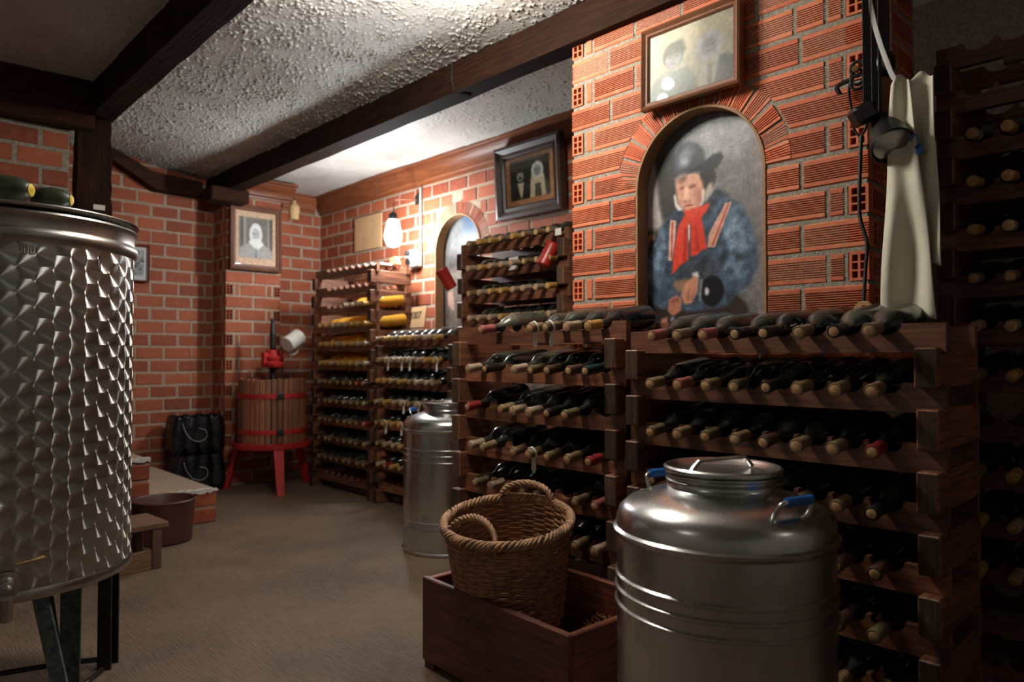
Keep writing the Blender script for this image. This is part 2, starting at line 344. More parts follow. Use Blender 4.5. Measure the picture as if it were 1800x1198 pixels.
PORTRAIT=[
('p',[(-0.03,0.487),(0.232,0.507),(0.229,0.657),(0.227,0.904),(-0.101,0.899)],(45,38,36),3),
('p',[(-0.028,0.227),(0.099,0.156),(0.144,0.364),(0.172,0.477),(-0.046,0.477)],(165,155,150),4),
('p',[(0.115,0.166),(0.282,0.153),(0.294,0.446),(0.172,0.443),(0.138,0.364)],(58,54,52),5),
('p',[(0.014,0.499),(0.096,0.496),(0.103,0.523),(0.055,0.527),(0.055,0.553),(-0.011,0.549)],(150,105,80),2),
('p',[(0.411,0.821),(0.722,0.784),(0.803,0.834),(0.828,0.917),(0.117,0.903),(0.227,0.849)],(52,40,37),4),
('p',[(0.011,0.644),(0.071,0.563),(0.151,0.467),(0.264,0.41),(0.339,0.384),(0.489,0.414),(0.589,0.36),(0.672,0.393),(0.755,0.424),(0.833,0.509),(0.876,0.603),(0.881,0.679),(0.828,0.751),(0.722,0.793),(0.667,0.837),(0.411,0.853),(0.213,0.839),(0.085,0.819),(0.028,0.749)],(48,66,86),3),
('p',[(0.037,0.646),(0.094,0.564),(0.183,0.486),(0.216,0.539),(0.151,0.653),(0.133,0.736),(0.053,0.724)],(78,102,124),8),
('p',[(0.617,0.481),(0.7,0.45),(0.794,0.52),(0.83,0.599),(0.791,0.65),(0.67,0.627)],(80,104,126),10),
('p',[(0.615,0.647),(0.725,0.646),(0.803,0.689),(0.75,0.733),(0.67,0.697)],(70,94,116),8),
('p',[(0.656,0.587),(0.67,0.619),(0.615,0.679),(0.585,0.7),(0.608,0.647)],(28,38,52),5),
('p',[(0.229,0.631),(0.383,0.617),(0.53,0.626),(0.615,0.679),(0.585,0.724),(0.443,0.693),(0.275,0.717)],(40,50,62),5),
('p',[(0.468,0.413),(0.589,0.349),(0.69,0.387),(0.589,0.409),(0.532,0.466),(0.489,0.479)],(38,48,62),3),
('p',[(0.232,0.423),(0.339,0.396),(0.346,0.45),(0.261,0.493)],(40,52,68),3),
('p',[(0.227,0.446),(0.275,0.453),(0.266,0.543),(0.239,0.626),(0.209,0.624),(0.218,0.489)],(205,160,140),1),
('p',[(0.239,0.457),(0.25,0.459),(0.239,0.616),(0.229,0.616)],(165,70,55),1),
('p',[(0.651,0.414),(0.702,0.41),(0.573,0.589),(0.516,0.587),(0.53,0.53)],(200,150,130),1),
('p',[(0.67,0.42),(0.681,0.419),(0.56,0.584),(0.546,0.583)],(170,70,55),1),
('e',[(0.518,0.297),(0.067,0.05)],(42,36,34),4),
('p',[(0.268,0.277),(0.312,0.253),(0.447,0.263),(0.486,0.31),(0.493,0.366),(0.468,0.404),(0.429,0.429),(0.356,0.423),(0.31,0.401),(0.28,0.353)],(203,152,128),3),
('p',[(0.28,0.279),(0.312,0.266),(0.365,0.263),(0.356,0.287),(0.303,0.297)],(120,85,72),4),
('p',[(0.303,0.313),(0.344,0.31),(0.344,0.321),(0.307,0.324)],(120,75,62),2),
('p',[(0.374,0.313),(0.431,0.31),(0.433,0.323),(0.383,0.326)],(120,75,62),2),
('p',[(0.346,0.314),(0.365,0.313),(0.383,0.367),(0.362,0.377),(0.337,0.37)],(226,175,150),2),
('p',[(0.335,0.371),(0.365,0.38),(0.39,0.373),(0.381,0.384),(0.339,0.38)],(140,80,66),1.5),
('e',[(0.374,0.397),(0.039,0.004)],(135,60,52),1.5),
('p',[(0.424,0.334),(0.482,0.333),(0.477,0.397),(0.445,0.41)],(180,118,98),5),
('p',[(0.255,0.341),(0.271,0.34),(0.287,0.383),(0.335,0.414),(0.294,0.413),(0.266,0.389)],(222,216,206),1.5),
('p',[(0.479,0.341),(0.493,0.334),(0.498,0.383),(0.468,0.42),(0.445,0.426),(0.477,0.389)],(222,216,206),1.5),
('p',[(0.5,0.351),(0.532,0.319),(0.562,0.317),(0.555,0.357),(0.502,0.4)],(170,160,148),3),
('p',[(0.271,0.254),(0.257,0.2),(0.296,0.139),(0.374,0.121),(0.447,0.137),(0.493,0.173),(0.509,0.223),(0.495,0.27),(0.417,0.261),(0.342,0.259)],(58,60,64),3),
('p',[(0.28,0.22),(0.305,0.164),(0.358,0.14),(0.417,0.159),(0.388,0.2),(0.326,0.234)],(118,124,130),8),
('e',[(0.349,0.207),(0.036,0.016)],(150,156,162),6),
('p',[(0.186,0.271),(0.264,0.267),(0.388,0.246),(0.491,0.227),(0.562,0.203),(0.622,0.2),(0.642,0.223),(0.599,0.259),(0.541,0.271),(0.447,0.254),(0.312,0.259),(0.241,0.28)],(36,34,35),2.5),
('p',[(0.209,0.27),(0.28,0.266),(0.378,0.25),(0.365,0.259),(0.28,0.274)],(120,120,120),1.5),
('p',[(0.328,0.416),(0.431,0.413),(0.539,0.4),(0.518,0.433),(0.466,0.46),(0.385,0.474)],(205,68,46),2),
('p',[(0.349,0.43),(0.388,0.461),(0.367,0.501),(0.372,0.631),(0.31,0.649),(0.236,0.69),(0.255,0.591),(0.291,0.479)],(208,66,44),2),
('p',[(0.385,0.461),(0.463,0.429),(0.489,0.503),(0.518,0.6),(0.486,0.591),(0.443,0.613),(0.385,0.616),(0.388,0.536)],(202,60,42),2),
('p',[(0.342,0.491),(0.362,0.493),(0.353,0.631),(0.326,0.646)],(160,42,32),2),
('p',[(0.42,0.489),(0.438,0.49),(0.459,0.597),(0.431,0.597)],(165,44,34),2),
('p',[(0.369,0.481),(0.385,0.479),(0.383,0.539),(0.372,0.554)],(215,205,195),1),
('p',[(0.241,0.724),(0.275,0.713),(0.39,0.71),(0.321,0.769),(0.275,0.759)],(135,108,82),3),
('p',[(0.397,0.69),(0.443,0.683),(0.456,0.706),(0.42,0.716)],(215,210,205),1.5),
('p',[(0.31,0.78),(0.339,0.733),(0.413,0.7),(0.45,0.713),(0.445,0.761),(0.399,0.816),(0.339,0.82)],(190,130,105),2),
('p',[(0.374,0.754),(0.385,0.751),(0.367,0.803),(0.356,0.803)],(120,72,56),1.5),
('p',[(0.408,0.756),(0.417,0.754),(0.399,0.804),(0.39,0.806)],(120,72,56),1.5),
('p',[(0.202,0.847),(0.213,0.793),(0.275,0.776),(0.319,0.793),(0.31,0.846),(0.243,0.867)],(172,110,88),2),
('p',[(0.229,0.803),(0.291,0.791),(0.294,0.799),(0.232,0.811)],(110,65,52),1.5),
('e',[(0.55,0.77),(0.088,0.064)],(18,18,21),2),
('e',[(0.511,0.77),(0.017,0.017)],(215,215,220),2),
('p',[(0.463,0.719),(0.482,0.711),(0.463,0.814),(0.452,0.799)],(150,150,152),1.5),
('p',[(0.149,0.876),(0.204,0.869),(0.197,0.904),(0.14,0.903)],(180,120,100),2),
('p',[(0.227,0.873),(0.257,0.866),(0.245,0.904),(0.222,0.904)],(120,140,165),2)]
# ================================================================== THE SETTING
ZC = 2.0; XB = 2.60; YF = 4.80; XP = 1.795
fl = MB(); fl.box(-1.6, 2.75, -1.6, 4.95, -.05, 0); struct(fl.build('floor', 'concrete'))
# ceiling: popcorn stucco, real relief where the photograph looks at it
def popcorn(ny, nx, amp):
    n = RNG.normal(size=(ny, nx)); a = .35 * n + blur(n, 1); a /= a.std(); b = blur(blur(n, 9), 9); b /= b.std(); d = blur(blur(RNG.normal(size=(ny, nx)), 36), 36); d /= d.std()
    return -amp * np.clip(a + .18 * b - .3, 0, 2.4) ** 1.25 - .004 * d
gx = np.arange(0.3, XB + .003, .0040); gy = np.arange(1.25, YF + .02, .0040)
GX, GY = np.meshgrid(gx, gy); relief = popcorn(len(gy), len(gx), .0027) * np.where(GX > 1.83, .55, np.where(GX < .8, .5, 1.0))
sm = np.clip((GY - 3.9) / .9, 0, 1); GZ = ZC + relief + .10 * sm * np.clip((1.70 - GX) / .6, 0, 1.0)
cm = MB(); cm.grid(np.stack([GX, GY, GZ], -1))
for (a, b, c, d) in ((-1.6, .304, -1.6, 4.95), (.3, 2.75, -1.6, 1.254)): cm.add([(a, c, ZC), (b, c, ZC), (b, d, ZC), (a, d, ZC)], [(0, 1, 2, 3)])
cm.box(-1.6, 2.75, -1.6, 4.95, 2.13, 2.2)
me = bpy.data.meshes.new('ceiling'); me.from_pydata(cm.v, [], cm.f); me.polygons.foreach_set('use_smooth', [True] * len(me.polygons)); struct(ob('ceiling', me, 'stucco'))

def arch_wall(name, mat, xf, xb, y0, y1, z0, z1, yc, r, zs, depth, sill=0.9, inset=0.0, strips=None):
    """wall facing -x with an arched recess centred on yc (radius r, springing at zs)"""
    m = MB(); m.box(xf + depth, xb, y0, y1, z0, z1); m.box(xf, xf + depth + .001, yc + r, y1 - inset, z0, z1); m.box(xf, xf + depth + .001, y0 + inset, yc - r, z0, z1); m.box(xf, xf + depth + .001, yc - r, yc + r, z0, sill)
    for (q0, q1, za, zb) in strips or []: m.box(xf, xf + depth + .001, q0, q1, za, zb)
    n = 24; prev = None
    for i in range(n):
        a, b = PI * i / n, PI * (i + 1) / n
        pa = (yc + r * math.cos(a), zs + r * math.sin(a)); pb = (yc + r * math.cos(b), zs + r * math.sin(b))
        m.prism([pa, (pa[0], z1), (pb[0], z1), pb], xf, xf + depth + .001, 'x')
    return struct(m.build(name, mat))
NY1, NR1, NS1 = 1.1145, .2125, 1.34        # niche with the portrait
NY2, NR2, NS2 = 3.191, .207, 1.449         # niche in the back wall
w_back = arch_wall('wall_back', 'mortar_far', XB + .003, 2.75, -1.6, 4.95, 0, 2.13, NY2, NR2, NS2, .06)
HC, G = .0815, .0115; HB = HC - G; Z0P = 1.667 - 20 * HC; SILL1 = Z0P + 9.86 * HC
stp = [(.646, .692, Z0P + j * HC - G, Z0P + j * HC) for j in range(24)] + [(1.539, 1.585, Z0P + j * HC - G, Z0P + j * HC) for j in range(0, 24, 2)] + [(1.539, 1.585, Z0P + j * HC - G, Z0P + (j + 1) * HC - G) for j in range(1, 23, 2)]
w_pil = arch_wall('wall_pillar', 'mortar', XP + .003, 2.15, .646, 1.585, 0, 1.885, NY1, NR1, NS1, .055, SILL1, .046, stp)
w_far = struct(MB().box(-1.6, 2.75, YF + .003, 4.95, 0, 2.13).build('wall_far', 'mortar_far'))
pm = MB().box(1.818, 2.186, 4.632, YF + .01, 0, 2.0).box(1.866, 2.139, 4.583, 4.633, 0, 2.0)
for j in range(25):
    for (q0, q1) in ((1.818, 1.866), (2.139, 2.186)): pm.box(q0, q1, 4.583, 4.633, .006 + j * .0815 - .0115, .006 + j * .0815 + (.07 if j % 2 == 0 else 0))
w_pier = struct(pm.build('wall_pier', 'mortar_far'))
w_near = struct(MB().box(-1.6, .715, 3.503, 3.66, 0, 2.13).build('wall_near', 'mortar'))
struct(MB().box(-1.75, -1.6, -1.75, 4.95, 0, 2.13).build('wall_left', 'stucco'))
struct(MB().box(-1.75, 2.75, -1.75, -1.6, 0, 2.13).build('wall_front', 'stucco'))
# ---- brick pieces: shared meshes, unit length along local X, face towards local -Y
def m_plain():
    m = MB(); c = .005; h = HB / 2; e = .02
    ring = lambda y, i, x: [(-.5 + x, y, -h + i), (.5 - x, y, -h + i), (.5 - x, y, h - i), (-.5 + x, y, h - i)]
    m.add(ring(0, c, e) + ring(c, 0, 0) + ring(.03, 0, 0), [(3, 2, 1, 0)] + [(a + i, a + (i + 1) % 4, a + 4 + (i + 1) % 4, a + 4 + i) for a in (0, 4) for i in range(4)]); return m.mesh('brick')
def groove_profile(h, n=8, d=.006, frac=.66):
    P = [(.03, -h / 2), (.003, -h / 2), (0, -h / 2 + .003)]; z0 = -h / 2 + h * (1 - frac) / 2; s = h * frac / n
    for i in range(n):
        z = z0 + i * s; P += [(0, z + s * .2), (d, z + s * .32), (d, z + s * .68), (0, z + s * .8)]
    return P + [(0, h / 2 - .003), (.003, h / 2), (.03, h / 2)]
def m_grooved(x0b=-.5, x1b=.5, x0t=-.5, x1t=.5, name='brick'):
    P = groove_profile(HB); m = MB(); V = []; n = len(P)
    for side in (0, 1):
        for (y, z) in P:
            f = z / HB + .5; x = (x0b + (x0t - x0b) * f) if side == 0 else (x1b + (x1t - x1b) * f); V.append((x, y, z))
    m.add(V, [(i, i + 1, n + i + 1, n + i) for i in range(n - 1)] + [tuple(range(n)), tuple(range(2 * n - 1, n - 1, -1))]); return m.mesh(name)
def m_holes(w=.047):
    m = MB(); h = HB / 2; xs = [-w / 2, -.0165, -.003, .003, .0165, w / 2]; zs = [-h, -.0285, -.0125, -.0085, .0075, .0115, .0275, h]; d = .042
    nx, nz = len(xs), len(zs); V = [(x, 0, z) for z in zs for x in xs]; F = []
    for j in range(nz - 1):
        for i in range(nx - 1):
            q = (j * nx + i, j * nx + i + 1, (j + 1) * nx + i + 1, (j + 1) * nx + i)
            if i in (1, 3) and j in (1, 3, 5):
                k = len(V); V += [(V[a][0], d, V[a][2]) for a in q]; F.append((k, k + 1, k + 2, k + 3)); F += [(q[a], q[(a + 1) % 4], k + (a + 1) % 4, k + a) for a in range(4)]
            else: F.append(q)
    k = len(V); V += [(-w / 2, .03, -h), (w / 2, .03, -h), (w / 2, .03, h), (-w / 2, .03, h)]; c = (0, nx - 1, nx * nz - 1, nx * (nz - 1))
    F += [(c[a], c[(a + 1) % 4], k + (a + 1) % 4, k + a) for a in range(4)]
    m.add(V, F); return m.mesh('brick')
BM = {'plain': m_plain(), 'groove': m_grooved(), 'hole': m_holes()}
BMf = {k: (v if k != 'groove' else BM['plain']).copy() for k, v in BM.items()}
for v in BM.values(): v.materials.append(M['brick'])
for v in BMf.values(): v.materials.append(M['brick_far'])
def put_brick(parent, ax, face, a0, a1, z, style, bank=BM, jit=.0015):
    """one brick from a0 to a1 along the wall; z = underside"""
    L = a1 - a0
    if L < .012: return
    c = (a0 + a1) / 2; off = random.uniform(-jit, jit); sc = 1 if style == 'hole' else L
    rz = 0 if ax == 'y' else -PI / 2
    loc = (c, face + off, z + HB / 2) if ax == 'y' else (face + off, c, z + HB / 2)
    o = ob('brick', bank[style], None, parent, loc, (random.uniform(-.004, .004), random.uniform(-.006, .006), rz + random.uniform(-.006, .006)), (sc, 1, random.uniform(.97, 1.02)))
    return o
def run(parent, ax, face, a0, a1, za, zb, L=.168, ph=.0, style='plain', bank=BMf, cut=None, z_off=0.0):
    j0 = int(math.floor((za - z_off) / HC)); j1 = int(math.ceil((zb - z_off) / HC)) - 1
    for j in range(j0, j1 + 1):
        z = z_off + j * HC
        if z < za - .03 or z + HB > zb + .03: continue
        s = a0 - L + (ph + (.5 * L if j % 2 else 0)) % L
        while s < a1:
            e = s + L - G + random.uniform(-.006, .006); p, q = max(s, a0), min(e, a1); segs = [(p, q)]
            if cut:
                lo, hi = cut(z, z + HB); segs = []
                if lo is None: segs = [(p, q)]
                else:
                    if p < lo: segs.append((p, min(q, lo)))
                    if q > hi: segs.append((max(p, hi), q))
            for (p, q) in segs:
                if q - p > .02: put_brick(parent, ax, face, p, q, z, style, bank)
            s += L
def ring_cut(yc, r, zs):
    def f(z0, z1):
        if z0 <= zs: return yc - r - .004, yc + r + .004
        d = z0 + .02 - zs
        if d >= r + .08: return None, None
        ro = r + .08; w = math.sqrt(max(ro * ro - d * d, 0)); return yc - w, yc + w
    return f
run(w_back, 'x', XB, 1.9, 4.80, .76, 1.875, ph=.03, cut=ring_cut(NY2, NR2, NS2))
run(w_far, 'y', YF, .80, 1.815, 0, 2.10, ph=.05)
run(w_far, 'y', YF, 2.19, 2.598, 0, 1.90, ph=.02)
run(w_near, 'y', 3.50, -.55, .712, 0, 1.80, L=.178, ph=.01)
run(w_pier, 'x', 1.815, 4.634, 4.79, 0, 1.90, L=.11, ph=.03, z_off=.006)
for j in range(23):
    z = .006 + j * HC
    if j % 2:
        put_brick(w_pier, 'y', 4.58, 1.818, 1.865, z, 'hole', BMf); put_brick(w_pier, 'y', 4.58, 1.882, 1.902, z, 'plain', BMf)
        put_brick(w_pier, 'y', 4.58, 1.913, 2.085, z, 'plain', BMf); put_brick(w_pier, 'y', 4.58, 2.097, 2.122, z, 'plain', BMf); put_brick(w_pier, 'y', 4.58, 2.140, 2.187, z, 'hole', BMf)
    else:
        put_brick(w_pier, 'x', 1.815, 4.583, 4.622, z, 'plain', BMf); put_brick(w_pier, 'y', 4.58, 1.817, 1.992, z, 'plain', BMf); put_brick(w_pier, 'y', 4.58, 2.006, 2.188, z, 'plain', BMf)
# ---- the pillar: grooved hollow bricks, hole ends at both corners
YL, YR = 1.589, .642
rO = NR1 + .078
for j in range(0, 23):
    z = Z0P + j * HC; hole = (j % 2 == 0)
    if z + HB > 1.915: break
    def lim(zz):
        if zz <= NS1: return NR1 + .004
        d = zz - NS1
        return 0 if d >= rO else math.sqrt(rO * rO - d * d)
    wb, wt = lim(z - .004), lim(z + HB + .004)
    if j < 10: wb = wt = 0
    if z < NS1 < z + HB: wb = wt = max(wt, rO - .002)
    left = []; right = []
    if hole:
        put_brick(w_pil, 'x', XP, YL - .047, YL, z, 'hole'); put_brick(w_pil, 'x', XP, YL - .085, YL - .062, z, 'plain')
        put_brick(w_pil, 'x', XP, YR, YR + .047, z, 'hole'); put_brick(w_pil, 'x', XP, YR + .060, YR + .092, z, 'groove')
        sL, sR = YL - .096, YR + .104
    else: sL, sR = YL, YR
    seq = [.158] * 8
    y = sL; k = 0                                   # from the left corner towards the niche (y falls)
    if wb == 0 and wt == 0:
        while y > sR + .02:
            L = .158 if k or hole else .15; e = max(y - L, sR)
            if e - sR < .05: e = sR
            put_brick(w_pil, 'x', XP, e, y, z, 'groove'); y = e - G; k += 1
    else:
        for (start, sgn) in ((sL, 1), (sR, -1)):
            y = start; eb, et = NY1 + sgn * wb, NY1 + sgn * wt
            while True:
                near = max(eb, et) if sgn > 0 else min(eb, et)
                far = min(eb, et) if sgn > 0 else max(eb, et)
                rem = (y - near) * sgn
                if (y - far) * sgn < .02: break
                if rem > .165 + .03:
                    e = y - sgn * .158; put_brick(w_pil, 'x', XP, min(y, e), max(y, e), z, 'groove'); y = e - sgn * G
                else:
                    if abs(eb - et) < .004: put_brick(w_pil, 'x', XP, min(y, eb), max(y, eb), z, 'groove')
                    else:
                        # slanted cut beside the arch; local X runs along -y
                        c = y; xb, xt = c - eb, c - et
                        if sgn > 0: me = m_grooved(0, max(xb, .006), 0, max(xt, .006))
                        else: me = m_grooved(min(xb, -.006), 0, min(xt, -.006), 0)
                        me.materials.append(M['brick']); ob('brick', me, None, w_pil, (XP, c, z + HB / 2), (0, 0, -PI / 2))
                    break
    # end face towards -y
    if hole: put_brick(w_pil, 'y', YR, XP + .034, XP + .16, z, 'groove'); put_brick(w_pil, 'y', YR, XP + .172, XP + .33, z, 'groove')
    else: put_brick(w_pil, 'y', YR, XP + .033, XP + .080, z, 'hole'); put_brick(w_pil, 'y', YR, XP + .092, XP + .22, z, 'groove'); put_brick(w_pil, 'y', YR, XP + .232, XP + .33, z, 'groove')
struct(MB().box(1.868, 2.15, .650, 1.581, 1.885, 2.02).build('wall_pillar_head', 'mortar'))
def voussoirs(parent, xf, yc, r, zs, n, th, mat, grooves=5):
    for i in range(n):
        a = PI * (i + .5) / n + random.uniform(-.012, .012); half = PI / n / 2 * .84; r0, r1 = r + .002, r + th + random.uniform(-.006, .006)
        prof = [(-1, .03), (-1, 0)]
        for g in range(grooves):
            s = -.72 + 1.44 * g / grooves; w = 1.44 / grooves; prof += [(s + w * .2, 0), (s + w * .32, .004), (s + w * .68, .004), (s + w * .8, 0)]
        prof += [(1, 0), (1, .03)]; V = []; m = len(prof)
        for rr in (r0, r1):
            for (q, d) in prof: V.append((d, rr * math.sin(q * half), rr * math.cos(q * half)))
        b = MB(); b.add(V, [(k, k + 1, m + k + 1, m + k) for k in range(m - 1)] + [tuple(range(m)), tuple(range(2 * m - 1, m - 1, -1))])
        me = b.mesh('arch_brick'); me.materials.append(M[mat]); ob('arch_brick', me, None, parent, (xf + random.uniform(-.002, .002), yc, zs), (a - PI / 2, 0, 0))
voussoirs(w_pil, XP, NY1, NR1, NS1, 15, .072, 'brick'); voussoirs(w_back, XB, NY2, NR2, NS2, 15, .075, 'brick_far', 3)
def reveal(name, xf, yc, r, zs, zb, depth):
    """plaster lining of a niche"""
    m = MB(); pts = [(yc + r, zb)] + [(yc + r * math.cos(PI * i / 28), zs + r * math.sin(PI * i / 28)) for i in range(29)] + [(yc - r, zb)]
    t_ = .007; inn = [(yc + (r - t_), zb)] + [(yc + (r - t_) * math.cos(PI * i / 28), zs + (r - t_) * math.sin(PI * i / 28)) for i in range(29)] + [(yc - r + t_, zb)]
    for i in range(len(pts) - 1): m.prism([pts[i], pts[i + 1], inn[i + 1], inn[i]], xf, xf + depth, 'x')
    return struct(m.build(name, 'plaster'))
reveal('trim_1', XP - .002, NY1, NR1, NS1, SILL1 - .01, .058); reveal('trim_2', XB - .004, NY2, NR2, NS2, .9, .062)
# ---- crown mouldings
CP = [(0, 0), (0, -.130), (.014, -.130), (.018, -.112), (.030, -.105), (.034, -.085), (.048, -.055), (.066, -.034), (.070, -.020), (.088, -.016), (.088, 0)]
m = MB(); m.prism([(XB + .005 - d, ZC + .004 + h) for d, h in CP], 1.60, YF, 'y'); struct(m.build('trim_3', 'trim_y', None, 30))
m = MB(); m.prism([(YF + .005 - d * .9, ZC + .004 + h) for d, h in CP], 2.19, XB - .05, 'x'); struct(m.build('trim_4', 'trim_x', None, 30))
m = MB(); m.prism([(4.585 - d * 1.5, ZC - .015 + h * .85) for d, h in CP], 1.80, 2.25, 'x'); m.prism([(2.18 + d * .8, ZC - .015 + h * .85) for d, h in CP], 4.60, 4.72, 'y'); struct(m.build('trim_5', 'trim_x', None, 30))
# ---- rough beams and post
def rough(name, mat, p0, p1, w, h, label=None, n=44, amp=.006, ax='y'):
    m = MB(); V = []; base = [(-w / 2, -h / 2), (0, -h / 2), (w / 2, -h / 2), (w / 2, 0), (w / 2, h / 2), (0, h / 2), (-w / 2, h / 2), (-w / 2, 0)]; k = len(base)
    ph = [random.uniform(0, 6) for _ in range(k)]
    for i in range(n + 1):
        f = i / n; c = Vector(p0).lerp(Vector(p1), f)
        for q, (a, b) in enumerate(base):
            d = amp * (math.sin(f * 9 + ph[q]) * .5 + random.uniform(-.45, .45))
            s = 1 + d / max(w, h) * 2
            o = (a * s, b * s + d * .4)
            V.append((c.x + o[0], c.y, c.z + o[1]) if ax == 'y' else ((c.x, c.y + o[0], c.z + o[1]) if ax == 'x' else (c.x + o[0], c.y + o[1], c.z)))
    F = [(i * k + q, i * k + (q + 1) % k, (i + 1) * k + (q + 1) % k, (i + 1) * k + q) for i in range(n) for q in range(k)] + [tuple(range(k))[::-1], tuple(n * k + q for q in range(k))]
    m.add(V, F); o = m.build(name, mat, None, 50); return o
tag(rough('ceiling_beam', 'beam_y', (1.810, -1.55, 1.946), (1.810, 4.78, 1.946), .092, .14), 'long dark ceiling beam running over the brick pillar to the far wall', 'beam')
tag(rough('ceiling_beam', 'beam_y', (.825, -1.55, 1.94), (.825, 3.56, 1.94), .088, .15), 'dark ceiling beam ending on the wooden post above the steel tank', 'beam')
tag(rough('ceiling_beam', 'beam_x', (-1.58, 3.455, 1.905), (.79, 3.455, 1.905), .09, .215, ax='x'), 'dark cross beam along the top of the left brick wall', 'beam')
po = tag(rough('wooden_post', 'beam_z', (.80, 3.50, 0), (.80, 3.50, 1.86), .13, .09, ax='z'), 'dark rough wooden post with a small white paper label', 'post')
MB().box(.795, .840, 3.443, 3.447, 1.462, 1.484).build('paper_label', 'paper', po)
b4 = MB(); b4.prism([(1.10, 2.16), (1.16, 2.09), (1.41, 1.975), (1.71, 1.958), (1.71, 1.86), (1.43, 1.865), (1.16, 2.02), (1.10, 2.04)], 4.70, 4.79, 'y')
tag(b4.build('wall_plate_beam', 'beam_x'), 'short sloping dark wall beam under the ceiling of the far wall', 'beam')
tag(MB().box(1.66, 1.90, 4.42, 4.57, 1.80, 1.885, .008).build('beam_bracket', 'beam_x'), 'dark block carrying the far end of the long beam', 'bracket')
br = MB(); br.tube([(1.768, 2.20, 1.995), (1.765, 2.20, 1.93), (1.765, 2.185, 1.885), (1.80, 2.17, 1.876), (1.83, 2.16, 1.876)], .006, 6); tag(br.build('iron_hook', 'iron', None, 40), 'iron strap hooked around the long beam', 'hook')
# ---- brick steps with whitewashed edges
st = struct(MB().box(.72, 1.40, 3.645, 4.62, 0, .165).box(.72, 1.085, 3.645, 4.62, .165, .345).build('floor_steps', 'mortar_far'))
for z in (0.0, .082): run(st, 'y', 3.638, .74, 1.405, z, z + .085, L=.175, ph=.02 + z)
for z in (.165, .247): run(st, 'y', 3.638, .74, 1.09, z, z + .085, L=.175, ph=.05 + z, z_off=.002)
def edge(x0, x1, z, x_side):
    m = MB(); n = 24; top = [(x0 + (x1 - x0) * i / n, z + random.uniform(-.004, .006)) for i in range(n + 1)]; bot = [(x0 + (x1 - x0) * i / n, z - .018 + random.uniform(-.008, .006)) for i in range(n, -1, -1)]
    m.prism(top + bot, 3.630, 3.66, 'y'); return m.build('whitewashed_edge', 'whitewash', st)
edge(1.085, 1.41, .168, 1); edge(.74, 1.092, .35, 1)
# ================================================================== WINE RACKS
def rack(label, xf, y0, y1, z0, pitch, slots, group='log-built wine racks'):
    root = empty('wine_rack', (xf, (y0 + y1) / 2, 0)); tag(root, label, 'wine rack', group); yc = (y0 + y1) / 2
    hr = .058; poly = [(y0 - yc, 0), (y1 - yc, 0), (y1 - yc, hr)]
    for s in sorted([q - yc for q in slots], reverse=True):
        for i in range(9):
            a = PI * i / 8; w = .033 * math.cos(a); d = .022 * math.sin(a) ** .8 if 0 < i < 8 else 0; poly.append((s + w, hr - d))
    poly.append((y0 - yc, hr))
    fr = MB().prism(poly, 0, .021, 'x').mesh('rail'); fr.materials.append(M['rack_y'])
    hs = pitch - hr + .017
    sb = MB().box(-.034, .252, -.020, .020, 0, hs, .003).mesh('side_board'); sb.materials.append(M['rack_x']); sb.materials.append(M['end_grain'])
    for p in sb.polygons:
        if abs(p.normal.x) > .9: p.material_index = 1
    k = 0
    while True:
        z = z0 - k * pitch
        if z < .01: break
        ob('front_rail', fr, None, root, (random.uniform(-.002, .002), 0, z)); ob('back_rail', fr, None, root, (.205, 0, z))
        zs = z - hs + .009
        if zs < 0: zs = 0.0
        if z > .03:
            for yy in (y0 - yc + .026, y1 - yc - .026): ob('side_board', sb, None, root, (random.uniform(-.004, .004), yy + random.uniform(-.003, .003), zs), (0, 0, random.uniform(-.01, .01)), (1, 1, (z + .009 - zs) / hs))
        k += 1
    return root
# ---- one bottle of each kind, then copies
BP = [(.0105, .0012), (.0128, 0), (.0138, .002), (.0138, .012), (.0127, .014), (.0130, .060), (.0133, .075), (.0148, .085), (.0200, .096), (.0285, .108), (.0340, .120), (.0362, .135), (.0362, .262), (.0350, .269), (.0310, .273), (.022, .272), (.012, .262), (.0005, .256)]
bottle_me = {}
for k in ('glass_dark', 'glass_dusty', 'glass_grey', 'glass_green', 'glass_amber'):
    me = MB().lathe(BP, 20, ax='x').mesh('wine_bottle', 45); me.materials.append(M[k]); bottle_me[k] = me
cap_me = {}
for k in CAPS:
    me = MB().lathe([(.0100, -.0004), (.0133, -.0004), (.0143, .0015), (.0143, .0125), (.0133, .0145), (.0136, .052), (.0132, .0535)], 16, False, 'x').mesh('capsule', 45); me.materials.append(M['cap_' + k]); cap_me[k] = me
cork_me = MB().lathe([(.0002, -.0012), (.0088, -.0012), (.0100, -.0006), (.0100, .006)], 14, False, 'x').mesh('cork', 40); cork_me.materials.append(M['cork'])
def tag_mesh():
    m = MB(); n = 14; W_ = .017; G_ = []
    for i in range(n + 1):
        f = i / n; z = .016 - .075 * f; w = W_ * (.35 + .65 * math.sin(min(1, f * 1.25) * PI * .62)) * (.55 if f > .86 else 1); x = .022 + .006 * math.sin(f * 5); y = .016 * (1 - f) ** 3
        G_.append([(x + .003 * math.sin(f * 9), y - w / 2 - .002, z), (x - .004, y, z), (x + .002, y + w / 2, z)])
    m.grid(G_); ringp = [(.02 + .003 * math.sin(2 * a), .0165 * math.cos(a), .0165 * math.sin(a)) for a in [2 * PI * i / 18 for i in range(18)]]; m.tube(ringp, .0035, 5, True); return m.mesh('paper_tag', 60)
tag_me = tag_mesh(); tag_me.materials.append(M['paper'])
ORD = ['first', 'second', 'third', 'fourth', 'fifth', 'sixth', 'seventh', 'eighth', 'ninth', 'tenth', 'eleventh', 'twelfth']
GN = {'glass_dark': 'dark', 'glass_dusty': 'dusty dark', 'glass_grey': 'grey dusty', 'glass_green': 'dark green', 'glass_amber': 'amber'}
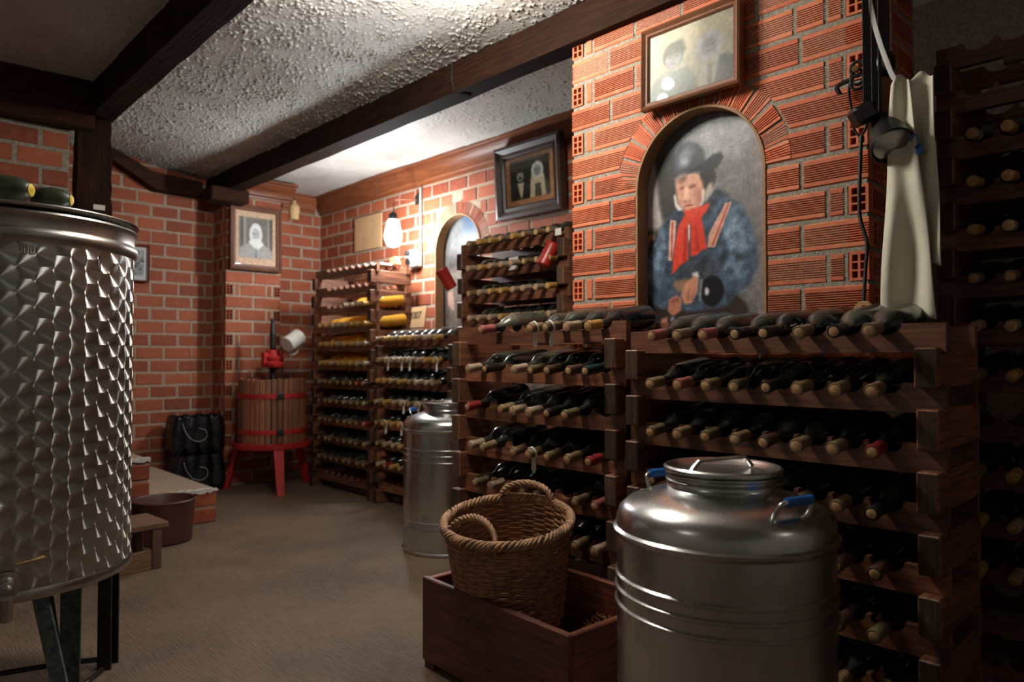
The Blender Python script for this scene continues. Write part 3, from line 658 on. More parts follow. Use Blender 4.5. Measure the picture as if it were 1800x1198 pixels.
def bottle(x, y, z, glass, cap, label, group, tagged=False, cork=True, yaw=0.0, tilt=-.12):
    o = ob('wine_bottle', bottle_me[glass], None, None, (x, y, z), (random.uniform(-3, 3), tilt + random.uniform(-.015, .015), yaw))
    tag(o, label, 'bottle', group)
    if cap: ob('capsule', cap_me[cap], None, o)
    if cork: ob('cork', cork_me, None, o)
    if tagged: t = ob('paper_tag', tag_me, None, o); t.rotation_euler = (-o.rotation_euler[0], 0, 0)
    return o
def fill(xf, z0, pitch, slots, rows, rackname, group, glass, caps, jit=.012):
    """rows: {level: (slot indices, {slot: (cap, glass, tagged)})}"""
    for lev, (idx, special) in rows.items():
        for n_, k in enumerate(idx):
            sp = special.get(k, (None, None, False)); g = sp[1] or random.choice(glass); c = sp[0] or random.choice(caps)
            lab = f"{GN[g]} wine bottle, {c} neck, {ORD[n_]} from left, {ORD[lev]} shelf, {rackname}"
            if sp[2]: lab = f"{GN[g]} wine bottle with tag, {ORD[n_]} from left, {ORD[lev]} shelf, {rackname}"
            bottle(xf - (.072 if not (rackname.startswith('rack behind') and lev > 3) else .045) + random.uniform(-jit, jit), slots[k], z0 - lev * pitch + .043, g, c, lab, group, sp[2], True, random.uniform(-.05, .05))
ALL = list(range(8))
R1s = [1.048 - .0744 * k for k in range(8)]; R2s = [1.759 - .0712 * k for k in range(8)]
R3s = [2.604 - .075 * k for k in range(8)]; R4s = [3.40 - .0745 * k for k in range(8)]; R5s = [4.05 - .0735 * k for k in range(8)]; R6s = [.480 - .0745 * k for k in range(8)]
X1, XR = 1.55, 2.26
rack('dark wooden wine rack under the painted portrait, full of bottles', X1, .416, 1.166, .838, .1195, R1s)
rack('dark wooden wine rack behind the wicker basket', X1, 1.180, 1.895, .870, .123, R2s)
rack('tall dark wine rack against the back wall, beside the brick pillar', XR, 2.02, 2.74, 1.326, .1195, R3s)
rack('low dark wine rack behind the far steel can', XR, 2.765, 3.485, .882, .116, R4s)
rack('tall wine rack with amber bottles in the far corner', XR, 3.505, 4.225, 1.322, .1155, R5s)
rack('shadowed wine rack at the right edge behind the cream cloth', 2.09, -.16, .575, 1.576, .1195, R6s)
# stand-up blocks on the top rail ends of the corner rack
g1, g2, g3 = 'bottles in the rack under the portrait', 'bottles in the rack behind the basket', 'bottles in the tall rack by the pillar'
g4, g5, g6 = 'bottles in the low back rack', 'bottles in the corner rack', 'bottles in the shadowed right rack'
dk = ['glass_dark', 'glass_dark', 'glass_dusty']
fill(X1, .838, .1195, R1s, {
    0: (ALL, {0: ('rose', 'glass_dusty', 0), 1: ('tan', 'glass_dusty', 0), 2: ('rose', 'glass_dusty', 0), 3: ('black', 'glass_dusty', 0), 4: ('black', 'glass_dusty', 0), 5: ('tan', 'glass_dusty', 0), 6: ('black', 'glass_grey', 0), 7: ('tan', 'glass_grey', 0)}),
    1: (ALL, {0: ('tan', None, 0), 1: ('rose', None, 0), 4: ('black', None, 0), 7: ('tan', 'glass_dark', 0)}),
    2: (ALL, {7: ('red', 'glass_dark', 0), 2: ('olive', None, 0)}), 3: (ALL, {7: ('black', 'glass_dark', 0)}), 4: ([0, 1, 2, 3, 4, 6, 7], {7: ('brown', 'glass_dark', 0)}), 5: (ALL, {6: ('brown', 'glass_dark', 0)}), 6: (ALL, {})},
    'rack under painted portrait', g1, dk, ['tan', 'olive', 'tan', 'tan', 'brown', 'olive'])
fill(X1, .870, .123, R2s, {
    0: ([1, 4, 5, 6, 7], {1: ('rose', 'glass_grey', 0), 4: ('tan', 'glass_dusty', 1), 5: ('olive', 'glass_dusty', 1), 6: ('pale', 'glass_dusty', 0), 7: ('gold', 'glass_dark', 0)}),
    1: ([0, 1, 3, 4, 5, 6, 7], {0: ('pale', 'glass_dusty', 0), 1: ('black', None, 0), 3: ('pale', 'glass_dusty', 0), 7: ('green', 'glass_green', 0)}),
    2: ([0, 2, 3, 4, 5, 6], {0: ('red', 'glass_dusty', 0), 5: ('black', None, 0)}),
    3: ([0, 1, 3, 4, 5, 6, 7], {4: ('tan', None, 1), 7: ('red', 'glass_green', 0)}),
    4: ([0, 1, 2, 3, 4, 6, 7], {7: ('rose', None, 0), 1: ('pale', None, 0)}), 5: ([4, 5, 6, 7], {})},
    'rack behind wicker basket', g2, dk, ['tan', 'olive', 'tan', 'brown', 'pale'])
fill(XR, 1.326, .1195, R3s, {k: (ALL, {}) for k in range(4)}, 'tall rack beside brick pillar', g3, ['glass_dark'], ['pale', 'gold', 'tan', 'pale'], .005)
fill(XR, .882, .116, R4s, {0: ([0, 1, 2, 3, 4, 5, 6, 7], {}), 1: (ALL, {1: ('pale', None, 1), 3: ('pale', None, 1), 4: ('pale', None, 1), 7: ('gold', None, 1)}), 2: (ALL, {}), 3: (ALL, {3: ('pale', None, 1), 5: ('pale', None, 1)}),
    4: (ALL, {1: ('gold', None, 1), 3: ('gold', None, 1)}), 5: ([0, 1, 2, 3, 4], {}), 6: ([0, 1, 2, 3, 4], {1: ('red', None, 0)})},
    'low rack behind far can', g4, ['glass_dusty', 'glass_dark'], ['pale', 'tan', 'gold'], .008)
am = ['glass_amber']
fill(XR, 1.322, .1155, R5s, {2: ([4, 5, 6, 7], {}), 3: (ALL, {}), 4: (ALL, {}), 5: (ALL, {})}, 'corner rack', g5, am, ['gold', 'pale', 'gold'], .006)
fill(XR, 1.322, .1155, R5s, {6: (ALL, {6: ('red', None, 0)}), 7: (ALL, {}), 8: (ALL, {7: ('red', None, 0)}), 9: (ALL, {}), 10: (ALL, {})}, 'corner rack', g5, ['glass_dusty'], ['brown', 'tan', 'olive', 'brown'], .006)
fill(2.09, 1.576, .1195, R6s, {2: ([0, 1, 2], {}), 3: ([0, 1, 2], {}), 4: ([0, 1, 2], {}), 5: ([0, 1, 2], {}), 6: ([0, 1, 2], {}), 7: ([0, 1, 2], {}), 9: ([0, 1, 2], {}), 10: ([0, 1, 2], {}), 11: ([0, 1, 2], {})}, 'shadowed right rack', g6, ['glass_dark'], ['tan', 'gold', 'pale'], .006)
# a tan bottle lying crosswise on the shadowed rack
o = ob('stoneware_bottle', MB().lathe(BP, 20, ax='x').mesh('stoneware_bottle', 45), 'old_y', None, (2.07, .42, 1.556), (0, 0, -PI / 2)); tag(o, 'tan bottle lying crosswise on top of the shadowed right rack', 'bottle')
# ================================================================== STEEL CANS
def can(label, loc, rz):
    root = empty('steel_can', loc, (0, 0, rz)); tag(root, label, 'can', 'steel milk cans')
    R = .194
    prof = [(R - .008, 0), (R + .002, .003), (R + .002, .012), (R - .003, .016), (R - .003, .108)]
    for zr in (.112, .135, .385, .412, .436): 
        if zr < .12 or zr == .385: prof += [(R - .003, zr - .006)]
        prof += [(R - .003, zr - .005), (R + .0015, zr - .002), (R + .0015, zr + .002), (R - .003, zr + .005)]
    prof += [(R - .003, .506), (R + .001, .508), (R + .004, .513), (R + .004, .518), (R - .001, .522)]
    MB().lathe(prof, 96).build('body', 'steel', root, 35)
    MB().lathe([(R - .002, .520), (R - .0025, .538), (R - .008, .552), (R - .024, .566), (R - .05, .576), (.118, .584), (.104, .589), (.0985, .594)], 96, False).build('shoulder', 'steel', root, 50)
    MB().lathe([(.0985, .592), (.0985, .595), (.1005, .597), (.0985, .600), (.0985, .604), (.1015, .6065), (.0985, .609), (.0985, .613), (.1025, .616), (.1025, .619), (.098, .621)], 72, False).build('neck', 'steel', root, 40)
    lid = MB().lathe([(.002, .621), (.070, .621), (.088, .6225), (.094, .629), (.101, .632), (.105, .629), (.1055, .624), (.102, .621)], 72, False).build('lid', 'steel', root, 45)
    MB().tube(bez([(-.075, .0, .626), (-.060, 0, .640), (-.045, 0, .643), (.045, 0, .643), (.060, 0, .640), (.075, 0, .626)], 30), .007, 8, flat=.5).build('lid_handle', 'steel', lid, 60)
    for s in (1, -1):
        h = MB().tube(bez([(-.042, s * .150, .564), (-.042, s * .158, .584), (-.030, s * .166, .595), (.030, s * .166, .595), (.042, s * .158, .584), (.042, s * .150, .564)], 30), .0045, 8).build('side_handle', 'steel', root, 60)
        MB().lathe([(.0045, -.030), (.0085, -.029), (.0085, .029), (.0045, .030)], 12, True, 'x', (0, s * .166, .595)).build('grip', 'blue', h, 60)
        MB().box(-.056, .056, s * .150 - .016, s * .150 + .020, .556, .5665, .004).build('handle_plate', 'steel_dull', h)
    return root
can('large steel can with blue handle grips in front of the racks', (1.178, .680, 0), math.radians(-14))
can('steel can standing at the end of the near wine racks', (1.955, 2.465, 0), math.radians(30))
# ================================================================== WOODEN BOX, BASKET, STRAW
bx = empty('wooden_crate', (1.322, 1.285, 0), (0, 0, math.radians(-2))); tag(bx, 'dark wooden crate holding the wicker basket', 'crate')
hx, hy, zt = .177, .272, .238
MB().box(-hx, -hx + .018, -hy, hy, .018, zt, .003).build('long_side', 'crate_y', bx); MB().box(hx - .018, hx, -hy, hy, .018, zt, .003).build('long_side', 'crate_y', bx)
for s in (-1, 1): MB().box(-hx + .018, hx - .018, s * hy - .009 - s * .009, s * hy + .009 - s * .009, .018, zt - .003, .003).build('end_board', 'crate_x', bx)
MB().box(-hx + .018, hx - .018, -hy + .018, hy - .018, .022, .034).build('bottom_board', 'crate_y', bx)
for sx in (-1, 1):
    for sy in (-1, 1): MB().box(sx * (hx - .022) - .02, sx * (hx - .022) + .02, sy * (hy - .03) - .02, sy * (hy - .03) + .02, 0, .022).build('foot', 'crate_x', bx)
MB().box(-hx + .018, -hx + .036, hy - .05, hy - .018, .034, zt - .012, .002).build('corner_post', 'crate_z', bx)
def straw_heap(name, c, r, n, h, label):
    m = MB()
    for i in range(n):
        a, q = random.uniform(0, 2 * PI), r * math.sqrt(random.random()); p = Vector((c[0] + q * math.cos(a), c[1] + q * math.sin(a), c[2] + h * (1 - (q / r) ** 2) * random.random()))
        b = random.uniform(0, 2 * PI); L = random.uniform(.012, .04); d = Vector((math.cos(b), math.sin(b), random.uniform(-.1, .5))).normalized() * L
        m.tube([p, p + d * .5 + Vector((0, 0, .003)), p + d], .0011, 3)
    m.lathe([(r * .95, 0), (r * .7, h * .5), (r * .3, h * .75), (.002, h * .8)], 18, True, 'z', (c[0], c[1], c[2] - .004))
    return tag(m.build(name, 'straw'), label, 'straw', kind='stuff')
straw_heap('straw', (1.405, 1.150, .037), .085, 520, .15, 'dry straw lying in the near end of the wooden crate')
bk = empty('wicker_basket', (1.318, 1.382, .135), (math.radians(9), math.radians(-3), math.radians(-44))); tag(bk, 'round wicker basket with two loop handles tilted in the crate', 'basket')
def brad(z): return .126 + .034 * (z / .27) ** .7
mw = MB(); nst = 26; rows = 34
for j in range(rows):
    z =   .012 + .252 * j / (rows - 1); pts = []; N_ = 120; rr = brad(z)
    for i in range(N_):
        a = 2 * PI * i / N_; w = math.cos(nst / 2 * a + (PI if j % 2 else 0)); pts.append(((rr + .0026 * w) * math.cos(a), (rr + .0026 * w) * math.sin(a), z + .0012 * math.sin(3 * a + j) + .0008 * math.sin(7 * a + 2 * j)))
    mw.tube(pts, .0046, 6, True)
w = mw.build('wicker_weave', 'wicker', bk, 80); w['kind'] = 'stuff'
ms = MB()
for i in range(nst):
    a = 2 * PI * (i + .5) / nst; ms.tube([(brad(z) * math.cos(a), brad(z) * math.sin(a), z) for z in (.0, .06, .12, .18, .265)], .0034, 6)
w = ms.build('stakes', 'wicker', bk, 80); w['kind'] = 'stuff'
MB().lathe([(.001, .004), (.122, .004), (.126, .014), (.001, .012)], 40, False).build('basket_bottom', 'wicker', bk, 30)
mr = MB()
for s in range(5):
    pts = []; N_ = 200
    for i in range(N_):
        a = 2 * PI * i / N_; ph = 17 * a + 2 * PI * s / 5 + .5 * math.sin(5 * a + s); R_ = .166 + .0085 * math.cos(ph); pts.append((R_ * math.cos(a), R_ * math.sin(a), .272 + .0085 * math.sin(ph)))
    mr.tube(pts, .0049, 6, True)
w = mr.build('braided_rim', 'wicker2', bk, 80); w['kind'] = 'stuff'
def handle(ang, lean):
    mh = MB(); 
    for s in range(4):
        pts = []; N_ = 70
        for i in range(N_ + 1):
            f = i / N_; th = PI * f; da = .50 * math.cos(th); zz = .27 + .048 * math.sin(th) ** .8 if 0 < f < 1 else .27; rr = .163 - lean * math.sin(th)
            ph = 24 * f + 2 * PI * s / 4; e = .0058
            a = ang + da; pts.append(((rr + e * math.cos(ph)) * math.cos(a), (rr + e * math.cos(ph)) * math.sin(a), zz - (.02 if i in (0, N_) else 0) + e * math.sin(ph)))
        mh.tube(pts, .0045, 6)
    mh.build('loop_handle', 'wicker2', bk, 80)
handle(math.radians(68), .004); handle(math.radians(232), .045)
straw_heap('straw', (1.335, 1.395, .155), .07, 200, .05, 'wisps of dry straw inside the wicker basket')
# ================================================================== BIG TANK
tk = empty('steel_tank', (.306, 2.090, -.011)); tag(tk, 'tall engine-turned steel wine tank on iron legs', 'tank'); TR = .265
body = MB().lathe([(.05, .315), (TR - .03, .312), (TR - .006, .318), (TR, .330), (TR, 1.085), (TR, 1.092)], 128, False).build('shell', 'swirl', tk, 40)
MB().lathe([(TR, 1.088), (TR + .006, 1.094), (TR + .010, 1.104), (TR + .008, 1.114), (TR + .002, 1.120), (TR + .002, 1.142), (TR + .006, 1.148), (TR + .009, 1.152), (TR + .006, 1.157), (TR - .004, 1.154), (TR - .006, 1.12)], 128, False).build('top_band', 'steel_dull', tk, 40)
MB().lathe([(TR + .001, .318), (TR + .004, .324), (TR + .004, .336), (TR + .001, .342)], 128, False).build('bottom_band', 'steel_dull', tk, 40)
lidt = MB().lathe([(.002, 1.166), (TR - .03, 1.164), (TR - .012, 1.164), (TR + .002, 1.166), (TR + .010, 1.173), (TR + .012, 1.170), (TR + .005, 1.163), (TR - .01, 1.158)], 128, False).build('floating_lid', 'steel', tk, 40)
def leg(p0, p1, w, t_, mat, yaw, ell=True):
    m = MB(); d = Vector(p1) - Vector(p0); c, s = math.cos(yaw), math.sin(yaw)
    def rect(a0, a1, b0, b1):
        V = []
        for q in (Vector(p0), Vector(p1)):
            for a, b in ((a0, b0), (a1, b0), (a1, b1), (a0, b1)): V.append((q.x + a * c - b * s, q.y + a * s + b * c, q.z))
        m.add(V, [(0, 1, 2, 3), (4, 5, 6, 7)] + [(i, (i + 1) % 4, 4 + (i + 1) % 4, 4 + i) for i in range(4)])
    rect(0, w, 0, t_)
    if ell: rect(0, t_, 0, w)
    return m.build('leg', mat, tk)
c0 = (.306, 2.090)
leg((.40 - c0[0], 1.99 - c0[1], .011), (.40 - c0[0], 1.99 - c0[1], .335), .05, .005, 'zinc', math.radians(-48))
leg((.37 - c0[0], 1.80 - c0[1], .011), (.315 - c0[0], 1.86 - c0[1], .335), .036, .006, 'zinc', math.radians(-44), False)
leg((.385 - c0[0], 1.93 - c0[1], .011), (.345 - c0[0], 1.96 - c0[1], .33), .03, .006, 'iron', math.radians(-44), False)
leg((.515 - c0[0], 2.135 - c0[1], .011), (.515 - c0[0], 2.135 - c0[1], .325), .035, .006, 'iron', math.radians(-44), True)
leg((.545 - c0[0], 2.165 - c0[1], .011), (.545 - c0[0], 2.165 - c0[1], .325), .03, .006, 'iron', math.radians(-44), True)
leg((.10 - c0[0], 2.25 - c0[1], .011), (.10 - c0[0], 2.25 - c0[1], .33), .05, .005, 'zinc', math.radians(-44))
MB().tube(bez([(.40, 1.98, .02), (.47, 2.06, .012), (.55, 2.16, .012), (.53, 2.20, .012), (.42, 2.25, .012), (.25, 2.30, .012)], 30), .009, 6).build('foot_ring', 'iron', tk, 60).location = (-c0[0], -c0[1], 0)
# tap low on the shell
def polar(a, r, z): return (r * math.cos(math.radians(a)), r * math.sin(math.radians(a)), z)
TA = -98
tp = MB().lathe([(.026, 0), (.026, .005), (.018, .007), (.016, .02), (.020, .022), (.020, .032), (.014, .035), (.014, .05)], 20, True, 'x').build('tap', 'steel_dull', tk, 40); tp.location = polar(TA, TR - .003, .362); tp.rotation_euler = (0, .25, math.radians(TA))
MB().lathe([(.012, -.05), (.012, .0), (.009, .0)], 14, True, 'z', (.06, 0, 0)).build('spout', 'steel_dull', tp, 40)
rod = MB().tube([polar(TA + 3, TR + .004, .400), polar(TA + 15, TR + .004, .405)], .0025, 6).build('gauge_rod', 'copper', tk, 60)
# scratched and written marks on the shell
def stroke(name, pts, w, mat):
    m = MB(); m.tube([polar(a, TR + .0004, z) for a, z in pts], w, 4); return m.build(name, mat, tk)
for s_ in ([(-60.5, 1.056), (-58.5, 1.076), (-57.8, 1.043)], [(-62.0, 1.043), (-57.8, 1.041), (-56.4, 1.037)]): stroke('pen_mark', s_, .0011, 'black')
def digits(a, z, s, txt, mat):
    seg = {'3': [[(0, 1), (.6, 1), (.6, .5), (.1, .5), (.6, .5), (.6, 0), (0, 0)]], '0': [[(0, 0), (.6, 0), (.6, 1), (0, 1), (0, 0)]], '1': [[(.3, 0), (.3, 1)]], 'l': [[(.1, 0), (.1, 1), (.1, 0), (.4, 0)]]}
    x = 0
    for ch in txt:
        for pl in seg[ch]: stroke('stamped_mark', [(a + math.degrees((x + u_ * .7) * s / TR), z + v_ * s) for u_, v_ in pl], .0007, mat)
        x += .75
digits(-95.5, 1.064, .015, '300', 'paper'); digits(-95.5, 1.090, .011, '11', 'paper'); digits(-101, 1.066, .010, '31', 'paper')
# dark green squashes on the lid
for (x, y, a, L, lab) in ((.268, 1.905, -.6, .052, 'large dark green squash with yellow stem end on the steel tank'), (.358, 1.925, -.5, .042, 'smaller dark green squash beside the other on the steel tank')):
    sq = MB().lathe([(.002, -L), (.018, -L * .92), (.030, -L * .5), (.032, 0), (.028, L * .55), (.018, L * .9), (.012, L)], 24, True, 'x').build('green_squash', 'squash', None, 60, loc=(x, y, 1.199 if L > .05 else 1.194), rot=(0, 0, a), scale=(1, 1, 1) if L > .05 else (1, .85, .85))
    tag(sq, lab, 'squash', 'squashes on the tank')
    MB().lathe([(.013, L * .98), (.0145, L), (.010, L * 1.06), (.001, L * 1.07)], 16, True, 'x').build('stem', 'yellow', sq, 50)
# ================================================================== GRAPE PRESS
pr = empty('grape_press', (2.005, 4.300, 0), (0, 0, math.radians(8))); tag(pr, 'red iron grape press with a slatted wooden basket', 'wine press')
MB().lathe([(.02, .262), (.222, .262), (.234, .268), (.238, .300), (.232, .302), (.226, .276), (.02, .272)], 48, False).build('base_tray', 'red', pr, 35)
for k in range(3):
    a = math.radians(-113 + 120 * k); ca_, sa_ = math.cos(a), math.sin(a); m = MB(); V = []
    for (r, z, w) in ((.205, .266, .030), (.205 + .075, .0, .020)):
        for (dr, dw) in ((-.006, -1), (.018, -1), (.018, 1), (-.006, 1)): V.append(((r + dr) * ca_ - dw * w * sa_, (r + dr) * sa_ + dw * w * ca_, z))
    m.add(V, [(0, 1, 2, 3), (4, 5, 6, 7)] + [(i, (i + 1) % 4, 4 + (i + 1) % 4, 4 + i) for i in range(4)]); m.build('leg', 'red', pr)
stv = MB().box(-.008, .008, -.0145, .0145, .296, .690, .003).mesh('stave'); stv.materials.append(M['stave'])
for i in range(36):
    a = 2 * PI * i / 36; ob('stave', stv, None, pr, (.193 * math.cos(a), .193 * math.sin(a), random.uniform(-.004, .004)), (0, 0, a))
for z in (.370, .588):
    hp = MB().lathe([(.202, z - .014), (.206, z - .014), (.206, z + .014), (.202, z + .014)], 60, False).build('hoop', 'red', pr, 30)
    MB().box(-.022, .022, -.216, -.206, z - .016, z + .016, .003).build('clasp', 'iron', hp).rotation_euler = (0, 0, math.radians(-20))
sc = [(.020, .27)]
for i in range(64): z = .28 + i * .0108; sc += [(.017, z), (.0205, z + .0054)]
sc += [(.018, .975), (.012, 1.07)]
MB().lathe(sc, 20).build('screw', 'iron', pr, 60)
hd = MB().lathe([(.022, .760), (.060, .760), (.070, .772), (.070, .790), (.050, .800), (.058, .812), (.058, .828), (.044, .836), (.040, .868), (.026, .872)], 28, False).build('press_head', 'red', pr, 40)
for s in (-1, 1): MB().box(s * .055 - .016, s * .055 + .016, -.018, .018, .768, .856, .004).build('pawl_lug', 'red', hd)
MB().tube([(.02, -.02, .86), (.05, -.03, .885), (.06, -.04, .90)], .006, 6).build('pawl', 'iron', hd, 60)
MB().box(.045, .062, -.028, -.020, .62, .80, .002).build('drop_bar', 'iron', pr)
mug = empty('white_pitcher', (2.095, 4.215, .925), (math.radians(18), math.radians(62), math.radians(40))); tag(mug, 'white enamel pitcher hung tilted on the grape press', 'pitcher')
MB().lathe([(.045, -.055), (.050, -.05), (.052, .04), (.056, .062), (.052, .062), (.047, .04), (.045, -.045), (.002, -.045)], 32, True).build('body', 'white', mug, 40)
MB().tube(bez([(.05, 0, -.03), (.082, 0, -.028), (.086, 0, .02), (.053, 0, .038)], 18), .006, 8).build('handle', 'white', mug, 60)
# ================================================================== SHRINK-WRAPPED BOTTLE PACKS
def pack(label, loc, rz, nx, ny):
    root = empty('bottle_pack', loc, (0, 0, rz)); tag(root, label, 'bottle pack', 'shrink wrapped packs by the far wall'); s = .078; hx_, hy_ = nx * s / 2, ny * s / 2
    pb = MB().lathe([(.030, 0), (.037, .006), (.037, .145), (.033, .165), (.020, .200), (.014, .215), (.014, .232), (.002, .233)], 14).mesh('wrapped_bottle', 50); pb.materials.append(M['film'])
    for i in range(nx):
        for j in range(ny): ob('wrapped_bottle', pb, None, root, ((i - (nx - 1) / 2) * s, (j - (ny - 1) / 2) * s, 0))
    m = MB(); N_ = 96; G_ = []
    for z, e in ((.03, 1), (.09, 1.0), (.145, 1.0), (.19, .95), (.222, .9)):
        row = []
        for i in range(N_ + 1):
            a = 2 * PI * i / N_; c, d = math.cos(a), math.sin(a); q = max(abs(c) / hx_, abs(d) / hy_); x, y = c / q, d / q
            bul = .006 * abs(math.sin(PI * x / s + PI * nx / 2)) if abs(c) / hx_ < abs(d) / hy_ else .006 * abs(math.sin(PI * y / s + PI * ny / 2))
            k = e * (.925 + .085 * bul / .006); row.append((x * k, y * k, z))
        G_.append(row)
    m.grid(G_); m.build('shrink_film', 'film', root, 60)
    yf = -hy_ - .004
    MB().tube(bez([(-.10, yf, .19), (-.085, yf - .004, .14), (-.05, yf - .006, .09), (.0, yf - .012, .075), (.035, yf - .010, .10), (.03, yf - .008, .14), (-.01, yf - .004, .155)], 40), .004, 6, flat=.4).build('carry_strap', 'strap', root, 60)
    m = MB(); m.lathe([(.034, 0), (.030, .004), (.002, .002)], 20, True, 'y', (-.005, yf - .002, .108)); m.build('film_hole', 'black', root, 50)
    return root
pack('upper black shrink-wrapped bottle pack with a pale carry strap', (1.640, 4.600, .236), math.radians(-6), 4, 3); pack('lower black shrink-wrapped bottle pack standing on the floor', (1.645, 4.605, 0), math.radians(-4), 4, 3)
# ================================================================== TUB, STOOL BOX, JUG beside the tank
tb = MB().lathe([(.10, .0), (.120, .006), (.130, .17), (.136, .186), (.132, .190), (.126, .182), (.116, .012), (.002, .01)], 48, True).build('plastic_tub', 'tub', None, 35, loc=(1.085, 3.42, 0)); tag(tb, 'round dark brown tub in front of the brick steps', 'tub')
ct = empty('wooden_stool', (.80, 3.08, 0), (0, 0, math.radians(4))); tag(ct, 'low weathered wooden box stool beside the steel tank', 'stool')
MB().box(-.16, .16, -.11, .11, .155, .18, .004).build('top_board', 'old_x', ct); MB().box(.10, .135, -.105, -.08, 0, .155, .003).build('front_leg', 'old_z', ct); MB().box(.10, .135, .08, .105, 0, .155, .003).build('rear_leg', 'old_z', ct)
MB().box(-.15, -.11, -.10, .10, 0, .155, .003).build('side_panel', 'old_z', ct); MB().box(-.11, .10, -.10, -.085, .0, .075, .003).build('lower_board', 'old_x', ct); MB().box(-.11, .10, .085, .10, .0, .09, .003).build('lower_board', 'old_x', ct)
jg = MB().lathe([(.03, 0), (.06, .012), (.078, .06), (.075, .10), (.045, .15), (.022, .175), (.024, .19), (.016, .192)], 32, True).build('dark_jug', 'tub', None, 50, loc=(.775, 3.11, .18)); tag(jg, 'round dark jug standing on the weathered stool', 'jug')
# ================================================================== PICTURES
def framed(name, label, ax, loc, w, h, bw, dep, mat, cv, inner=None, tilt=0.0, matw=0.0):
    rz = 0 if ax == 'y' else -PI / 2; root = empty(name, loc, (tilt, 0, rz)); tag(root, label, 'picture')
    m = MB(); out = [(-w / 2, -h / 2), (w / 2, -h / 2), (w / 2, h / 2), (-w / 2, h / 2)]
    prof = [(0, 0), (0, -dep), (bw * .25, -dep - .004), (bw * .6, -dep * .75), (bw * .85, -dep * .8), (bw, -dep * .55), (bw, 0)]; V = []; n = len(prof)
    for (x, z) in out:
        for (q, y) in prof: V.append((x - math.copysign(q, x), y, z - math.copysign(q, z)))
    m.add(V, [(i * n + k, i * n + (k + 1) % n, ((i + 1) % 4) * n + (k + 1) % n, ((i + 1) % 4) * n + k) for i in range(4) for k in range(n)]); m.build('frame', mat, root)
    iw, ih = w - 2 * bw, h - 2 * bw
    MB().box(-w / 2 + .003, w / 2 - .003, -.003, 0, -h / 2 + .003, h / 2 - .003).build('backing_board', 'card', root)
    ob('photograph', print_mesh('photograph', cv, iw + .002, ih + .002), 'print', root, (0, -dep * .35, 0))
    MB().add([(-iw / 2, -dep * .47, -ih / 2), (iw / 2, -dep * .47, -ih / 2), (iw / 2, -dep * .47, ih / 2), (-iw / 2, -dep * .47, ih / 2)], [(0, 1, 2, 3)]).build('glass_pane', 'pane', root, None, raw=True)
    return root
def head(c, x, y, s, scarf=True, skin=165, cloth=215, dark=60, mous=False):
    if scarf: c.ell(x, y, .115 * s, .15 * s, (cloth,) * 3, 1)
    else: c.ell(x, y - .02 * s, .085 * s, .13 * s, (dark,) * 3, 1)
    c.ell(x, y + .015 * s, .07 * s, .10 * s, (skin,) * 3, 1)
    for d in (-1, 1): c.ell(x + d * .028 * s, y - .005 * s, .014 * s, .009 * s, (dark,) * 3, .8)
    c.poly([(x - .008 * s, y), (x + .008 * s, y), (x + .012 * s, y + .04 * s), (x - .012 * s, y + .04 * s)], (skin - 22,) * 3, .8); c.ell(x, y + .065 * s, .026 * s, .008 * s, (dark + 20,) * 3, .7)
    if mous: c.ell(x, y + .05 * s, .038 * s, .016 * s, (dark - 15,) * 3, .8)
# woman in white headscarf (pier)
cv = Canvas(84, 112, (190, 160, 132)); cv.poly([(.09, .12), (.91, .12), (.91, .86), (.09, .86)], (108, 106, 98), 1)
for x in (.14, .22, .78, .86): cv.poly([(x, .12), (x + .04, .12), (x + .04, .7), (x, .7)], (150, 148, 138) if x in (.22, .78) else (66, 66, 60), 1)
cv.poly([(.09, .86), (.12, .68), (.3, .60), (.7, .60), (.88, .70), (.91, .86)], (150, 152, 150), 1); head(cv, .5, .42, 1.35, True, 176, 214, 108)
cv.poly([(.32, .57), (.42, .50), (.60, .50), (.70, .60), (.56, .70), (.46, .68)], (212, 212, 208), 1); cv.poly([(.49, .68), (.515, .68), (.52, .86), (.48, .86)], (100, 100, 100), 1); cv.grain(.04, 1)
framed('framed_portrait', 'walnut framed portrait of a woman in a white headscarf', 'y', (2.000, 4.560, 1.605), .345, .425, .036, .028, 'frame_m', cv, tilt=-.02)
# couple (back wall)
cv = Canvas(100, 90, (178, 132, 96)); cv.poly([(.10, .10), (.90, .10), (.90, .88), (.10, .88)], (52, 52, 46), 1); cv.poly([(.1, .1), (.9, .1), (.9, .25), (.1, .3)], (82, 80, 70), 3)
cv.poly([(.12, .88), (.16, .66), (.30, .56), (.44, .62), (.48, .88)], (44, 44, 40), 1); cv.poly([(.25, .55), (.38, .55), (.36, .75), (.32, .88), (.28, .72)], (196, 188, 160), 1); head(cv, .31, .40, 1.0, False, 160, 200, 40, True); cv.poly([(.22, .34), (.22, .29), (.29, .24), (.38, .28), (.40, .34)], (70, 66, 56), 1)
cv.poly([(.50, .88), (.52, .55), (.58, .25), (.66, .18), (.74, .25), (.80, .55), (.84, .88)], (196, 186, 160), 1); cv.poly([(.60, .88), (.61, .62), (.72, .62), (.73, .88)], (84, 78, 66), 1); head(cv, .66, .36, 1.05, True, 150, 200, 46); cv.poly([(.82, .88), (.80, .6), (.88, .66), (.9, .88)], (88, 84, 74), 1); cv.grain(.05, 1)
framed('framed_portrait', 'black framed photograph of an old couple on the back wall', 'x', (2.560, 2.545, 1.735), .47, .375, .062, .04, 'frame_d', cv, tilt=.06)
